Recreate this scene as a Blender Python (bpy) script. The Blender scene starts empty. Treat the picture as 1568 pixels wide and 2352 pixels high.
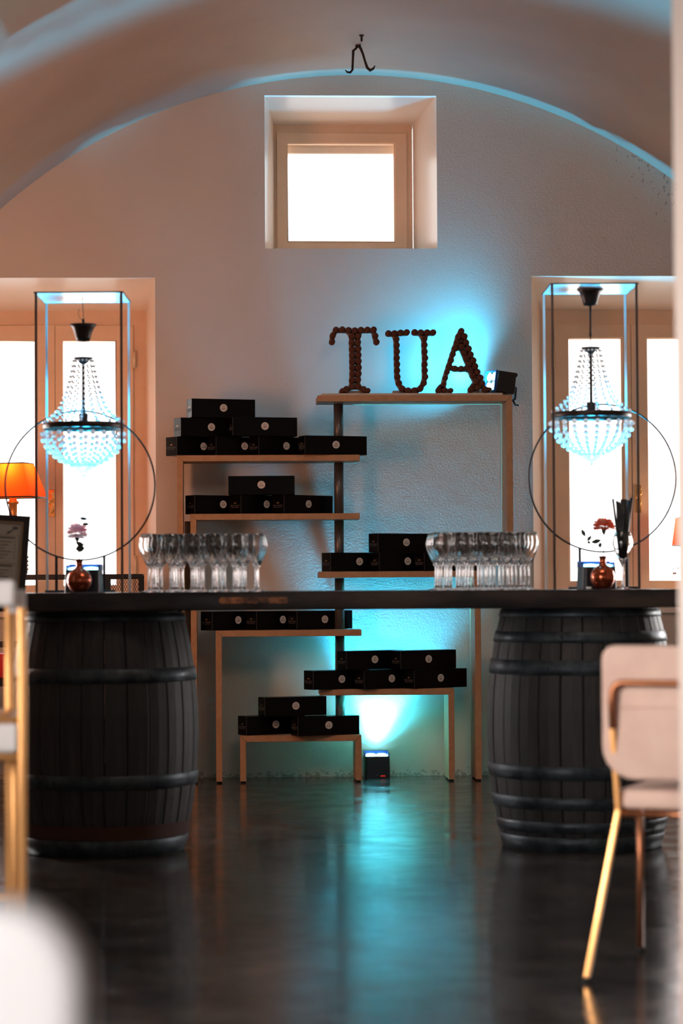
import bpy, bmesh, math, random
from mathutils import Vector, Matrix
random.seed(7)
sc = bpy.context.scene
COL = sc.collection
PI = math.pi
R = math.radians

# ---------------------------------------------------------------- camera
F = 5553.0
CAM = Vector((0.0, -12.56, 1.0))
YAW, PITCH, ROLL = 2.72, 1.70, -0.36
RM = Matrix.Rotation(-R(YAW), 3, 'Z') @ Matrix.Rotation(PI/2 + R(PITCH), 3, 'X') @ Matrix.Rotation(R(ROLL), 3, 'Z')
cd = bpy.data.cameras.new('camera'); cam = bpy.data.objects.new('camera', cd); COL.objects.link(cam)
cam.matrix_world = Matrix.Translation(CAM) @ RM.to_4x4()
cd.sensor_fit = 'HORIZONTAL'; cd.sensor_width = 24.0; cd.lens = F*24/1568
cd.clip_start = .05; cd.clip_end = 200
cd.dof.use_dof = True; cd.dof.focus_distance = 11.7; cd.dof.aperture_fstop = 2.5
sc.camera = cam

def ray(u, v):
    return RM @ Vector(((u-784)/F, -(v-1176)/F, -1.0))
def at(u, v, y):
    d = ray(u, v); t = (y-CAM.y)/d.y
    return CAM + d*t
def X(u, y, v=1342): return at(u, v, y).x
def Z(v, y, u=784): return at(u, v, y).z
def floor_at(u, v):
    d = ray(u, v); return CAM + d*(-CAM.z/d.z)

# ---------------------------------------------------------------- world, colour
sc.view_settings.view_transform = 'Standard'; sc.view_settings.look = 'None'
sc.view_settings.gamma = 1.0; sc.view_settings.use_curve_mapping = False
sc.view_settings.exposure = 0.0
w = bpy.data.worlds.new('world'); sc.world = w; w.use_nodes = True
wn = w.node_tree.nodes; wn['Background'].inputs[0].default_value = (1.0, .985, .97, 1)
wn['Background'].inputs[1].default_value = 3.4
# overcast sky over darker ground
_g = wn.new('ShaderNodeNewGeometry'); _s = wn.new('ShaderNodeSeparateXYZ'); _r = wn.new('ShaderNodeValToRGB'); _l = w.node_tree.links
_m = wn.new('ShaderNodeMapRange'); _m.inputs[1].default_value = -1; _m.inputs[2].default_value = 1
_t = wn.new('ShaderNodeTexCoord'); _l.new(_t.outputs['Generated'], _s.inputs[0]); _l.new(_s.outputs[2], _m.inputs[0]); _l.new(_m.outputs[0], _r.inputs[0])
_e = _r.color_ramp.elements; _e[0].position = .47; _e[0].color = (.78, .72, .65, 1); _e[1].position = .50; _e[1].color = (1.0, .985, .97, 1)
_l.new(_r.outputs[0], wn['Background'].inputs[0])

def area(name, loc, target, size, sizey, power, color, spread=180):
    l = bpy.data.lights.new(name, 'AREA'); l.shape = 'RECTANGLE'; l.size = size; l.size_y = sizey
    l.energy = power; l.color = color; l.spread = R(spread)
    o = bpy.data.objects.new(name, l); COL.objects.link(o); o.location = loc
    o.rotation_euler = (Vector(target)-Vector(loc)).to_track_quat('-Z', 'Y').to_euler(); return o
def spot(name, loc, target, power, color, angle, blend, radius=.03):
    l = bpy.data.lights.new(name, 'SPOT'); l.energy = power; l.color = color; l.spot_size = R(angle)
    l.spot_blend = blend; l.shadow_soft_size = radius
    o = bpy.data.objects.new(name, l); COL.objects.link(o); o.location = loc
    o.rotation_euler = (Vector(target)-Vector(loc)).to_track_quat('-Z', 'Y').to_euler(); return o
def point(name, loc, power, color, radius=.05):
    l = bpy.data.lights.new(name, 'POINT'); l.energy = power; l.color = color; l.shadow_soft_size = radius
    o = bpy.data.objects.new(name, l); COL.objects.link(o); o.location = loc; return o

# unseen fill lights added behind the camera and along the side walls
area('rear_fill', (1.2, -14.6, 1.7), (0.6, -6, 1.2), 2.8, 2.2, 14, (1.0, .90, .86))  # added soft light from behind the camera
area('chair_fill', (-2.0, -8.4, 1.5), (1.2, -6.4, .7), 1.5, 1.9, 62, (1.0, .90, .84), 75)  # added to brighten the beige chair and the pier
area('armchair_fill', (-2.0, -12.3, 1.5), (-.3, -10.6, .7), 1.3, 1.7, 46, (1.0, .95, .93), 80)  # added to brighten the white armchair
area('warm_left', (-2.02, -2.7, 1.7), (-1.0, -.1, 2.3), .8, 1.1, 68, (1.0, .40, .20))
area('glass_highlight_left', (-2.05, -1.9, 1.45), (.6, -4.4, 1.1), .45, 1.4, 44, (1.0, .96, .94), 100)  # added strip that puts white streaks on the wine glasses
area('glass_highlight_right', (3.42, -1.9, 1.45), (.6, -4.4, 1.1), .45, 1.4, 50, (1.0, .96, .94), 100)  # same added strip on the right, for the glass highlights
# unseen fill light added high in mid-room to brighten the end wall
area('end_wall_fill', (0.9, -5.0, 3.25), (0.5, 0.0, 1.7), 1.2, .7, 17, (1.0, .76, .60))
CYAN = (.03, .55, 1.0)

# ---------------------------------------------------------------- materials
MATS = {}
def mat(name, color=(.5, .5, .5), rough=.5, metal=0.0, **k):
    m = bpy.data.materials.new(name); m.use_nodes = True
    b = m.node_tree.nodes['Principled BSDF']
    b.inputs['Base Color'].default_value = (*color, 1); b.inputs['Roughness'].default_value = rough
    b.inputs['Metallic'].default_value = metal
    for kk, v in k.items():
        b.inputs[kk.replace('_', ' ')].default_value = v
    MATS[name] = m; return m
def nodes(m): return m.node_tree.nodes, m.node_tree.links, m.node_tree.nodes['Principled BSDF']
def noise_tex(m, scale, detail=4, rough=.6, coord='Object', stretch=(1, 1, 1), dist=0):
    n, l, b = nodes(m); tc = n.new('ShaderNodeTexCoord'); mp = n.new('ShaderNodeMapping')
    mp.inputs['Scale'].default_value = stretch; t = n.new('ShaderNodeTexNoise')
    t.inputs['Scale'].default_value = scale; t.inputs['Detail'].default_value = detail
    t.inputs['Roughness'].default_value = rough; t.inputs['Distortion'].default_value = dist
    l.new(tc.outputs[coord], mp.inputs[0]); l.new(mp.outputs[0], t.inputs['Vector']); return t
def ramp(m, src, stops):
    n, l, b = nodes(m); r = n.new('ShaderNodeValToRGB'); e = r.color_ramp.elements
    while len(e) < len(stops): e.new(.5)
    for i, (p, c) in enumerate(stops):
        e[i].position = p; e[i].color = (*c, 1) if len(c) == 3 else c
    l.new(src, r.inputs[0]); return r
def colour_noise(m, scale, c0, c1, lo=.35, hi=.65, **k):
    n, l, b = nodes(m); t = noise_tex(m, scale, **k); r = ramp(m, t.outputs['Fac'], [(lo, c0), (hi, c1)])
    l.new(r.outputs[0], b.inputs['Base Color']); return r
def bump(m, scale, strength, dist=.01, **k):
    n, l, b = nodes(m); t = noise_tex(m, scale, **k); bp = n.new('ShaderNodeBump')
    bp.inputs['Strength'].default_value = strength; bp.inputs['Distance'].default_value = dist
    l.new(t.outputs['Fac'], bp.inputs['Height'])
    if b.inputs['Normal'].links:
        l.new(b.inputs['Normal'].links[0].from_socket, bp.inputs['Normal'])
    l.new(bp.outputs[0], b.inputs['Normal']); return bp
def rough_noise(m, scale, r0, r1, **k):
    n, l, b = nodes(m); t = noise_tex(m, scale, **k); mr = n.new('ShaderNodeMapRange')
    mr.inputs['From Min'].default_value = .3; mr.inputs['From Max'].default_value = .7
    mr.inputs['To Min'].default_value = r0; mr.inputs['To Max'].default_value = r1
    l.new(t.outputs['Fac'], mr.inputs[0]); l.new(mr.outputs[0], b.inputs['Roughness'])

def math_node(n, l, op, a, b_=None, c=None):
    x = n.new('ShaderNodeMath'); x.operation = op
    for i, s in enumerate((a, b_, c)):
        if s is None: continue
        if isinstance(s, (int, float)): x.inputs[i].default_value = s
        else: l.new(s, x.inputs[i])
    return x.outputs[0]

# plaster of the end wall: fine roller texture, mould specks under the vault on the right, scuffed foot
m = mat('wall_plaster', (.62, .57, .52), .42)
bump(m, 95, .35, .004, detail=3); bump(m, 9, .18, .01, detail=5)
n, l, b = nodes(m)
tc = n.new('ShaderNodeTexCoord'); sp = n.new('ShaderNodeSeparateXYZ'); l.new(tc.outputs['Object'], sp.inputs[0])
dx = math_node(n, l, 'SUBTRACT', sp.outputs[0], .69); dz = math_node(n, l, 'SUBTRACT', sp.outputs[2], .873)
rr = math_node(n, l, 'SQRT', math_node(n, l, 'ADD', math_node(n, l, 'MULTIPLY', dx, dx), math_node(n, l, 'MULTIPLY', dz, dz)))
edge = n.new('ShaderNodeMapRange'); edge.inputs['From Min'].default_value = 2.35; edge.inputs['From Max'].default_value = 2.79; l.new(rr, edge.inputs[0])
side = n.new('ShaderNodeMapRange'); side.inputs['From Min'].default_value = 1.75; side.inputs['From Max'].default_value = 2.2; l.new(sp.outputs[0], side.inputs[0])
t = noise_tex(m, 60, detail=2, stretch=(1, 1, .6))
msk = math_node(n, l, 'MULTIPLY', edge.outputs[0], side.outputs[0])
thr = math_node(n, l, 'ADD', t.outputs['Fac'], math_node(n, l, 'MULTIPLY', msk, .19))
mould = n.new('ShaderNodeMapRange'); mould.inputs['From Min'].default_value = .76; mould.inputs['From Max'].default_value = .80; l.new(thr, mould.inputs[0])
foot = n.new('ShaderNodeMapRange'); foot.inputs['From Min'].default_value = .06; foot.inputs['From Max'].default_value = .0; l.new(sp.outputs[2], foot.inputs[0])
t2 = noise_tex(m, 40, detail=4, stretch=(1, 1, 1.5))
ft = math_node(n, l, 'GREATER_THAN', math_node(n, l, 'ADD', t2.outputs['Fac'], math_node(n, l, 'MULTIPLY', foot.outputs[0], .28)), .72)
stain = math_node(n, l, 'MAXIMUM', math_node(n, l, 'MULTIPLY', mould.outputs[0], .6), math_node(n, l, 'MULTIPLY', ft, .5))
mx = n.new('ShaderNodeMix'); mx.data_type = 'RGBA'; l.new(stain, mx.inputs[0])
t3 = noise_tex(m, 1.3, detail=3); cr = ramp(m, t3.outputs['Fac'], [(.3, (.58, .515, .455)), (.7, (.64, .575, .51))])
l.new(cr.outputs[0], mx.inputs[6]); mx.inputs[7].default_value = (.09, .07, .05, 1)
l.new(mx.outputs[2], b.inputs['Base Color'])

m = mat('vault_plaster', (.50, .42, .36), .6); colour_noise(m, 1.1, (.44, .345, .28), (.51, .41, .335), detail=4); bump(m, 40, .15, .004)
m = mat('side_plaster', (.55, .42, .34), .7); bump(m, 40, .15, .004)
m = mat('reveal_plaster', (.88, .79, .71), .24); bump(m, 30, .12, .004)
m = mat('pillar_plaster', (.74, .62, .55), .6); bump(m, 30, .1, .003)

# polished concrete
m = mat('floor_concrete', (.03, .027, .025), .2, Coat_Weight=.15, Coat_Roughness=.08)
n, l, b = nodes(m); b.inputs['Specular IOR Level'].default_value = .65
t = noise_tex(m, 2.2, detail=8, rough=.65, dist=.6)
r = ramp(m, t.outputs['Fac'], [(.30, (.012, .011, .011)), (.52, (.040, .034, .030)), (.72, (.085, .070, .060))]); l.new(r.outputs[0], b.inputs['Base Color'])
rough_noise(m, 5, .09, .28, detail=6); bump(m, 9, .22, .010, detail=4, stretch=(.28, 1.6, 1)); bump(m, 60, .03, .002)

def wood(name, c0, c1, rough=.45, sc_=14, st=(1, 1, 1)):
    m = mat(name, c0, rough); colour_noise(m, sc_, c0, c1, detail=5, stretch=st); bump(m, sc_*3, .08, .001, stretch=st); return m
wood('shelf_wood', (.40, .22, .105), (.48, .28, .15), .5, 25, (1, 1, 1))
wood('pale_board', (.62, .55, .47), (.70, .62, .54), .5, 20)
m = mat('foot_rubber', (.01, .01, .01), .8)
m = mat('pole_steel', (.13, .125, .13), .38, .55); bump(m, 30, .05, .001)
m = mat('box_card', (.0035, .003, .0035), .26); m.node_tree.nodes['Principled BSDF'].inputs['Specular IOR Level'].default_value = .10
bump(m, 200, .05, .0005)
mat('box_edge', (.09, .085, .09), .5)
mat('medallion_paper', (.66, .64, .63), .6)
mat('black_ink', (.01, .01, .01), .5)
mat('gold_foil', (.75, .42, .16), .3, .8)
mat('grey_print', (.10, .095, .10), .5)
m = mat('cork', (.16, .045, .020), .85); colour_noise(m, 260, (.045, .012, .007), (.15, .045, .023), detail=3); bump(m, 200, .4, .001)
mat('foam_board', (.42, .36, .33), .6)
m = mat('black_plastic', (.006, .007, .012), .35)
m = mat('lens_glow_blue', (.01, .06, .30), .25)  # LED glow put into the colour of the dark casing
m = mat('window_paint', (.60, .40, .26), .42); colour_noise(m, 6, (.74, .51, .345), (.80, .565, .40), detail=4); bump(m, 60, .05, .001)
m = mat('brass', (.75, .42, .16), .25, 1.0)
m = mat('hinge_metal', (.75, .62, .48), .35, .7)
m = mat('table_wood', (.016, .012, .011), .55); colour_noise(m, 9, (.006, .005, .006), (.046, .030, .025), lo=.42, hi=.62, detail=8, stretch=(.25, 1, 1)); bump(m, 12, .4, .004, detail=6, stretch=(.3, 1, 1)); rough_noise(m, 8, .35, .65)
m = mat('table_top_wood', (.02, .016, .014), .28); colour_noise(m, 6, (.014, .011, .010), (.035, .026, .022), detail=6, stretch=(.3, 1, 1)); rough_noise(m, 10, .18, .38)
m = mat('rusty_inlay', (.35, .14, .06), .5, .2); colour_noise(m, 22, (.05, .03, .025), (.55, .22, .10), lo=.38, hi=.60, detail=5, stretch=(1, 1, 1))
for i, (a_, b_) in enumerate((((.006, .007, .009), (.025, .022, .023)), ((.008, .009, .012), (.037, .031, .030)), ((.004, .005, .007), (.026, .023, .026)))):
    m = mat('barrel_oak_%d' % i, a_, .62); colour_noise(m, 16, a_, b_, lo=.40, hi=.66, detail=10, stretch=(1.6, 1.6, .16), rough=.75); bump(m, 22, .5, .003, detail=6, stretch=(1.6, 1.6, .12))
m = mat('barrel_iron', (.024, .034, .044), .45, .55); colour_noise(m, 14, (.012, .018, .026), (.052, .068, .080), detail=6); bump(m, 30, .2, .002); rough_noise(m, 12, .35, .7)
m = mat('barrel_rust', (.05, .015, .008), .8)
m = mat('dark_bronze', (.030, .016, .012), .4, .6)
m = mat('frame_brown', (.075, .048, .040), .4, .3)
m = mat('frame_pale_lit', (.72, .72, .72), .3, .1)  # pale so the blue light shows on the far cage legs
m = mat('plate_white', (.82, .80, .80), .12)
m = mat('ring_wire', (.035, .024, .022), .35, .8)
m = mat('amber_glass', (.42, .075, .022), .16, .85, Coat_Weight=.6, Coat_Roughness=.04)
m = mat('petal_pink', (.80, .38, .40), .6); colour_noise(m, 30, (.95, .25, .28), (1.0, .88, .88), detail=2)
m = mat('petal_red', (.62, .06, .03), .6); colour_noise(m, 40, (.70, .05, .02), (.95, .20, .09), detail=2)
for _q in ('petal_pink', 'petal_red'):
    n, l, b = nodes(MATS[_q]); tr = n.new('ShaderNodeBsdfTranslucent'); l.new(b.inputs['Base Color'].links[0].from_socket, tr.inputs[0])
    x = n.new('ShaderNodeMixShader'); x.inputs[0].default_value = .8; l.new(b.outputs[0], x.inputs[1]); l.new(tr.outputs[0], x.inputs[2]); l.new(x.outputs[0], n['Material Output'].inputs[0])
m = mat('leaf_green', (.03, .042, .03), .5); m = mat('leaf_blue', (.02, .12, .18), .5)
m = mat('straw_black', (.006, .006, .008), .4)
m = mat('blue_ball', (.01, .12, .30), .2)
m = mat('chair_fabric', (.60, .42, .35), .85); colour_noise(m, 7, (.56, .385, .32), (.64, .46, .38), detail=3); bump(m, 300, .15, .001)
m = mat('white_fabric', (.86, .84, .84), .8); bump(m, 200, .1, .001)
m = mat('gold_metal', (.78, .40, .15), .34, .85); rough_noise(m, 8, .28, .42)
m = mat('copper_tube', (.34, .13, .06), .32, .8)
m = mat('black_metal', (.008, .008, .009), .4, .3)
m = mat('iron_rust', (.030, .018, .015), .75, .3); bump(m, 120, .5, .002)
m = mat('menu_frame', (.012, .010, .011), .5); mat('menu_gold', (.30, .19, .10), .5)
mat('menu_paper', (.40, .37, .32), .7); mat('menu_print', (.10, .09, .085), .6)
m = mat('red_leather', (.55, .02, .02), .4)
m = mat('berry_red', (.6, .05, .02), .4); mat('twig_brown', (.16, .07, .05), .7)
mat('porcelain', (.8, .78, .76), .3)
m = mat('cable_black', (.01, .01, .01), .5)

def emis(name, color, s):
    m = bpy.data.materials.new(name); m.use_nodes = True; b = m.node_tree.nodes['Principled BSDF']
    b.inputs['Base Color'].default_value = (0, 0, 0, 1)
    b.inputs['Emission Color'].default_value = (*color, 1); b.inputs['Emission Strength'].default_value = s; MATS[name] = m
emis('led_lens', (.35, .85, 1.0), 6.0); emis('red_led', (1, .02, .02), .6)

def glass(name, color, ior, mixcol=None, fac=0.0):
    m = bpy.data.materials.new(name); m.use_nodes = True; n = m.node_tree.nodes; l = m.node_tree.links
    n.remove(n['Principled BSDF']); g = n.new('ShaderNodeBsdfGlass'); g.inputs['IOR'].default_value = ior
    g.inputs['Color'].default_value = (*color, 1); g.inputs['Roughness'].default_value = 0.0
    out = n['Material Output']
    if fac:
        d = n.new('ShaderNodeBsdfTranslucent'); d.inputs[0].default_value = (*mixcol, 1)
        d2 = n.new('ShaderNodeBsdfDiffuse'); d2.inputs[0].default_value = (*mixcol, 1)
        a = n.new('ShaderNodeAddShader'); l.new(d.outputs[0], a.inputs[0]); l.new(d2.outputs[0], a.inputs[1])
        x = n.new('ShaderNodeMixShader'); x.inputs[0].default_value = fac
        l.new(g.outputs[0], x.inputs[1]); l.new(a.outputs[0], x.inputs[2]); l.new(x.outputs[0], out.inputs[0])
    else: l.new(g.outputs[0], out.inputs[0])
    MATS[name] = m
glass('clear_glass', (1, 1, 1), 1.5)
glass('crystal', (.97, .99, 1), 1.55, (.8, .8, .8), .35)
# window pane: mostly straight-through with a faint reflection, like thin glass
m = bpy.data.materials.new('pane_glass'); m.use_nodes = True; n = m.node_tree.nodes; l = m.node_tree.links
n.remove(n['Principled BSDF']); a = n.new('ShaderNodeBsdfTransparent'); g = n.new('ShaderNodeBsdfGlossy'); g.inputs['Roughness'].default_value = .02
x = n.new('ShaderNodeMixShader'); x.inputs[0].default_value = .05
l.new(a.outputs[0], x.inputs[1]); l.new(g.outputs[0], x.inputs[2]); l.new(x.outputs[0], n['Material Output'].inputs[0]); MATS['pane_glass'] = m
# lamp shade cloth: lit from inside by its bulb
m = mat('shade_cloth', (.80, .18, .04), .8)
n, l, b = nodes(m); tr = n.new('ShaderNodeBsdfTranslucent'); tr.inputs[0].default_value = (1.0, .13, .008, 1)
x = n.new('ShaderNodeMixShader'); x.inputs[0].default_value = .6; l.new(b.outputs[0], x.inputs[1]); l.new(tr.outputs[0], x.inputs[2]); l.new(x.outputs[0], n['Material Output'].inputs[0])
m = mat('lamp_base', (.70, .34, .10), .35, .4)

# ---------------------------------------------------------------- mesh builder
class MB:
    def __init__(s): s.v = []; s.f = []; s.m = []; s.sm = []; s.mi = 0; s.smooth = False
    def add(s, vs, fs, M=None, smooth=None):
        o = len(s.v)
        for p in vs:
            p = Vector(p); s.v.append(tuple(M @ p if M else p))
        for f in fs:
            s.f.append([o+i for i in f]); s.m.append(s.mi); s.sm.append(s.smooth if smooth is None else smooth)
        return s
    def box(s, x0, x1, y0, y1, z0, z1, M=None):
        if x0 > x1: x0, x1 = x1, x0
        if y0 > y1: y0, y1 = y1, y0
        if z0 > z1: z0, z1 = z1, z0
        v = [(x0, y0, z0), (x1, y0, z0), (x1, y1, z0), (x0, y1, z0), (x0, y0, z1), (x1, y0, z1), (x1, y1, z1), (x0, y1, z1)]
        return s.add(v, [(0, 3, 2, 1), (4, 5, 6, 7), (0, 1, 5, 4), (1, 2, 6, 5), (2, 3, 7, 6), (3, 0, 4, 7)], M)
    def prism(s, poly, y0, y1, M=None):            # poly in XZ, extruded along y
        n = len(poly); v = [(p[0], y0, p[1]) for p in poly]+[(p[0], y1, p[1]) for p in poly]
        f = [tuple(range(n)), tuple(range(2*n-1, n-1, -1))]+[(i, i+n, (i+1) % n+n, (i+1) % n) for i in range(n)]
        return s.add(v, f, M)
    def ring(s, x0, x1, z0, z1, wl, wr, wb, wt, y0, y1):   # rectangular frame of four mitred members
        o = [(x0, z0), (x1, z0), (x1, z1), (x0, z1)]; i = [(x0+wl, z0+wb), (x1-wr, z0+wb), (x1-wr, z1-wt), (x0+wl, z1-wt)]
        for k in range(4):
            a, b_ = k, (k+1) % 4; s.prism([o[a], o[b_], i[b_], i[a]], y0, y1)
        return s
    def lathe(s, prof, seg=24, M=None, cap=True, smooth=True):
        n = len(prof); v = []; f = []
        for k in range(seg):
            a = 2*PI*k/seg; c, d = math.cos(a), math.sin(a)
            v += [(r*c, r*d, z) for r, z in prof]
        for k in range(seg):
            k2 = (k+1) % seg
            for j in range(n-1):
                f.append((k*n+j, k2*n+j, k2*n+j+1, k*n+j+1))
        s.add(v, f, M, smooth)
        if cap:
            for j, rev in ((0, True), (n-1, False)):
                if prof[j][0] > 1e-5:
                    r, z = prof[j]; ring = [(r*math.cos(2*PI*k/seg), r*math.sin(2*PI*k/seg), z) for k in range(seg)]
                    idx = list(range(seg)); s.add(ring, [idx[::-1] if rev else idx], M, False)
        return s
    def tube(s, pts, r, seg=8, closed=False, M=None, flat=None):
        pts = [Vector(p) for p in pts]; n = len(pts); rs = r if isinstance(r, (list, tuple)) else [r]*n
        v = []; f = []; up = None
        for i, p in enumerate(pts):
            a = pts[(i-1) % n] if (closed or i > 0) else p; b_ = pts[(i+1) % n] if (closed or i < n-1) else p
            t = (b_-a).normalized()
            if up is None:
                up = Vector((0, 0, 1)) if abs(t.z) < .9 else Vector((0, 1, 0))
            x = t.cross(up).normalized(); up2 = x.cross(t).normalized(); up = up2
            for k in range(seg):
                an = 2*PI*(k+.5)/seg; v.append(p + (x*math.cos(an) + up2*math.sin(an))*rs[i])
        m_ = n if closed else n-1
        for i in range(m_):
            for k in range(seg):
                a0 = i*seg+k; a1 = i*seg+(k+1) % seg; b0 = ((i+1) % n)*seg+k; b1 = ((i+1) % n)*seg+(k+1) % seg
                f.append((a0, a1, b1, b0))
        s.add(v, f, M, seg > 4)
        if not closed: s.add([v[k] for k in range(seg)], [tuple(range(seg))[::-1]], M, False); s.add([v[(n-1)*seg+k] for k in range(seg)], [tuple(range(seg))], M, False)
        return s
    def ball(s, c, r, seg=8, rings=5, M=None, smooth=True, sq=1.0):
        prof = [(max(1e-6, r*math.sin(PI*j/rings)), -r*math.cos(PI*j/rings)*sq) for j in range(rings+1)]
        T = Matrix.Translation(Vector(c)); return s.lathe(prof, seg, (M @ T) if M else T, False, smooth)
    def mesh(s, name, mats, bevel=0, bseg=2):
        me = bpy.data.meshes.new(name); me.from_pydata(s.v, [], s.f)
        me.polygons.foreach_set('material_index', s.m); me.polygons.foreach_set('use_smooth', s.sm)
        for k in (mats if isinstance(mats, (list, tuple)) else [mats]): me.materials.append(MATS[k])
        bm = bmesh.new(); bm.from_mesh(me)
        bmesh.ops.remove_doubles(bm, verts=bm.verts, dist=1e-6)
        bmesh.ops.recalc_face_normals(bm, faces=bm.faces)
        if bevel:
            es = [e for e in bm.edges if len(e.link_faces) == 2 and e.calc_face_angle(0) > .5]
            bmesh.ops.bevel(bm, geom=es, offset=bevel, segments=bseg, affect='EDGES', profile=.5, clamp_overlap=True)
            if bseg > 1:
                for f in bm.faces: f.smooth = True
        bm.to_mesh(me); bm.free()
        if bevel and bseg > 1: me.set_sharp_from_angle(angle=R(50))
        me.update(); return me
    def build(s, name, mats, parent=None, bevel=0, bseg=2):
        return put(name, s.mesh(name, mats, bevel, bseg), parent)
def put(name, me, parent=None, M=None):
    o = bpy.data.objects.new(name, me); COL.objects.link(o)
    if parent: o.parent = parent
    if M is not None: o.matrix_local = M
    return o
def tag(o, label=None, cat=None, group=None, kind=None):
    if label: o['label'] = label
    if cat: o['category'] = cat
    if group: o['group'] = group
    if kind: o['kind'] = kind
    return o
def thing(name, label, cat, loc=(0, 0, 0), rz=0, group=None):
    o = bpy.data.objects.new(name, None); COL.objects.link(o); o.empty_display_size = .05
    o.location = loc; o.rotation_euler = (0, 0, rz); return tag(o, label, cat, group)
def dup(root, loc, rz=0, label=None, group=None):
    r = root.copy(); COL.objects.link(r); r.location = loc; r.rotation_euler = (0, 0, rz)
    if label: r['label'] = label
    if group: r['group'] = group
    for ch in list(root.children):
        c = ch.copy(); COL.objects.link(c); c.parent = r
        for g in list(ch.children):
            d = g.copy(); COL.objects.link(d); d.parent = c
    return r
def struct(o): o['kind'] = 'structure'; return o
_txt = {}
def text_mesh(s, size, mname, ext=.0002):
    k = (s, size, mname)
    if k in _txt: return _txt[k]
    c = bpy.data.curves.new('print', 'FONT'); c.body = s; c.size = size; c.align_x = 'CENTER'; c.align_y = 'CENTER'; c.extrude = ext; c.resolution_u = 2
    o = bpy.data.objects.new('print', c); COL.objects.link(o)
    dg = bpy.context.evaluated_depsgraph_get(); me = bpy.data.meshes.new_from_object(o.evaluated_get(dg))
    me.materials.clear(); me.materials.append(MATS[mname]); bpy.data.objects.remove(o); bpy.data.curves.remove(c)
    _txt[k] = me; return me
def arc(c, r, a0, a1, n, plane='xz'):
    out = []
    for i in range(n+1):
        a = a0+(a1-a0)*i/n; p = (r*math.cos(a), r*math.sin(a))
        out.append(Vector(c)+(Vector((p[0], 0, p[1])) if plane == 'xz' else Vector((p[0], p[1], 0))))
    return out
def rrect(x0, x1, z0, z1, r, n=6):
    rs = r if isinstance(r, (list, tuple)) else [r]*4      # bl, br, tr, tl
    pts = []
    for (cx, cz, a, q) in ((x0, z0, PI, 0), (x1, z0, -PI/2, 1), (x1, z1, 0, 2), (x0, z1, PI/2, 3)):
        rr = rs[q]; ox = cx+(rr if cx == x0 else -rr); oz = cz+(rr if cz == z0 else -rr)
        for i in range(n+1):
            t = a+(PI/2)*i/n; pts.append((ox+rr*math.cos(t), oz+rr*math.sin(t)))
    return pts

# ---------------------------------------------------------------- room shell
AC = (.691, .873); AR = 2.788; XL, XR = AC[0]-AR, AC[0]+AR; YB, YE = .50, -15.2
def fill(loops, y, flip=False):
    bm = bmesh.new(); es = []
    for lp in loops:
        vs = [bm.verts.new((p[0], y, p[1])) for p in lp]
        es += [bm.edges.new((vs[i], vs[(i+1) % len(vs)])) for i in range(len(vs))]
    bmesh.ops.triangle_fill(bm, use_beauty=True, use_dissolve=False, edges=es)
    bm.verts.index_update()
    v = [tuple(q.co) for q in bm.verts]; f = [[q.index for q in g.verts] for g in bm.faces]; bm.free(); return v, f
outline = [(XL, 0), (XR, 0)]+[(AC[0]+AR*math.cos(PI*i/96), AC[1]+AR*math.sin(PI*i/96)) for i in range(97)]
def hole(u0, u1, v0, v1, y, um=None):
    c = um if um else (u0+u1)/2
    return [at(u0, 1342, y).x, at(u1, 1342, y).x, Z(v1, y, c), Z(v0, y, c)]   # x0,x1,z0,z1
# window openings: face of the wall, and smaller at the back of the splayed reveal (x0,x1,z0,z1)
YW = .38
def xz(u, v, y): p = at(u, v, y); return p.x, p.z
tl = xz(607, 219, 0); brr = xz(1004, 571, 0)
h1 = [tl[0], brr[0], brr[1], tl[1]]; i1 = [xz(629, 300, YW)[0], xz(948, 300, YW)[0], h1[2], xz(790, 286, YW)[1]]
h2 = [-1.50, xz(357, 900, 0)[0], xz(20, 1408, 0)[1], xz(200, 638, 0)[1]]; i2 = [-1.44, xz(335, 900, YW)[0], h2[2], xz(200, 714, YW)[1]]
h3 = [xz(1222, 900, 0)[0], 2.72, xz(1550, 1398, 0)[1], xz(1400, 634, 0)[1]]; i3 = [xz(1242, 900, YW)[0], 2.66, h3[2], xz(1400, 712, YW)[1]]
rect = lambda h: [(h[0], h[2]), (h[1], h[2]), (h[1], h[3]), (h[0], h[3])]
b = MB()
v, f = fill([outline, rect(h1), rect(h2), rect(h3)], 0); b.add(v, f)
b.mi = 1
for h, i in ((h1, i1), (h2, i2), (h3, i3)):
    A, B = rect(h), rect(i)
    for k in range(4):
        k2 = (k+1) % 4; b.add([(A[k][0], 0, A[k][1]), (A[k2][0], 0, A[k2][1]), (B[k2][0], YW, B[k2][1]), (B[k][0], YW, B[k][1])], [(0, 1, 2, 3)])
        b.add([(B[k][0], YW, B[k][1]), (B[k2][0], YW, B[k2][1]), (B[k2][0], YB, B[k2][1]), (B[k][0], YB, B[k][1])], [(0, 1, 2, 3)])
b.mi = 0
v, f = fill([outline, rect(i1), rect(i2), rect(i3)], YB); b.add(v, f)
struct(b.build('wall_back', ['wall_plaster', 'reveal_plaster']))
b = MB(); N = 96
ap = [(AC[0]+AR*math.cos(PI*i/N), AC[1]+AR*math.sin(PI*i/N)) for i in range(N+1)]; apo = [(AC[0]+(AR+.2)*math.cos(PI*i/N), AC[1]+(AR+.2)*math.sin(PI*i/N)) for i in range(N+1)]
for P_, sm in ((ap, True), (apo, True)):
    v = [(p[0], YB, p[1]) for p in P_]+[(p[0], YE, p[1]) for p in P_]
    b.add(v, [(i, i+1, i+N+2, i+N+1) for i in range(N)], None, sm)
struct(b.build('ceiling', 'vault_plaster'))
struct(MB().box(XL-.2, XL, YE, YB, -.05, AC[1]).build('wall_left', 'side_plaster'))
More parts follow.
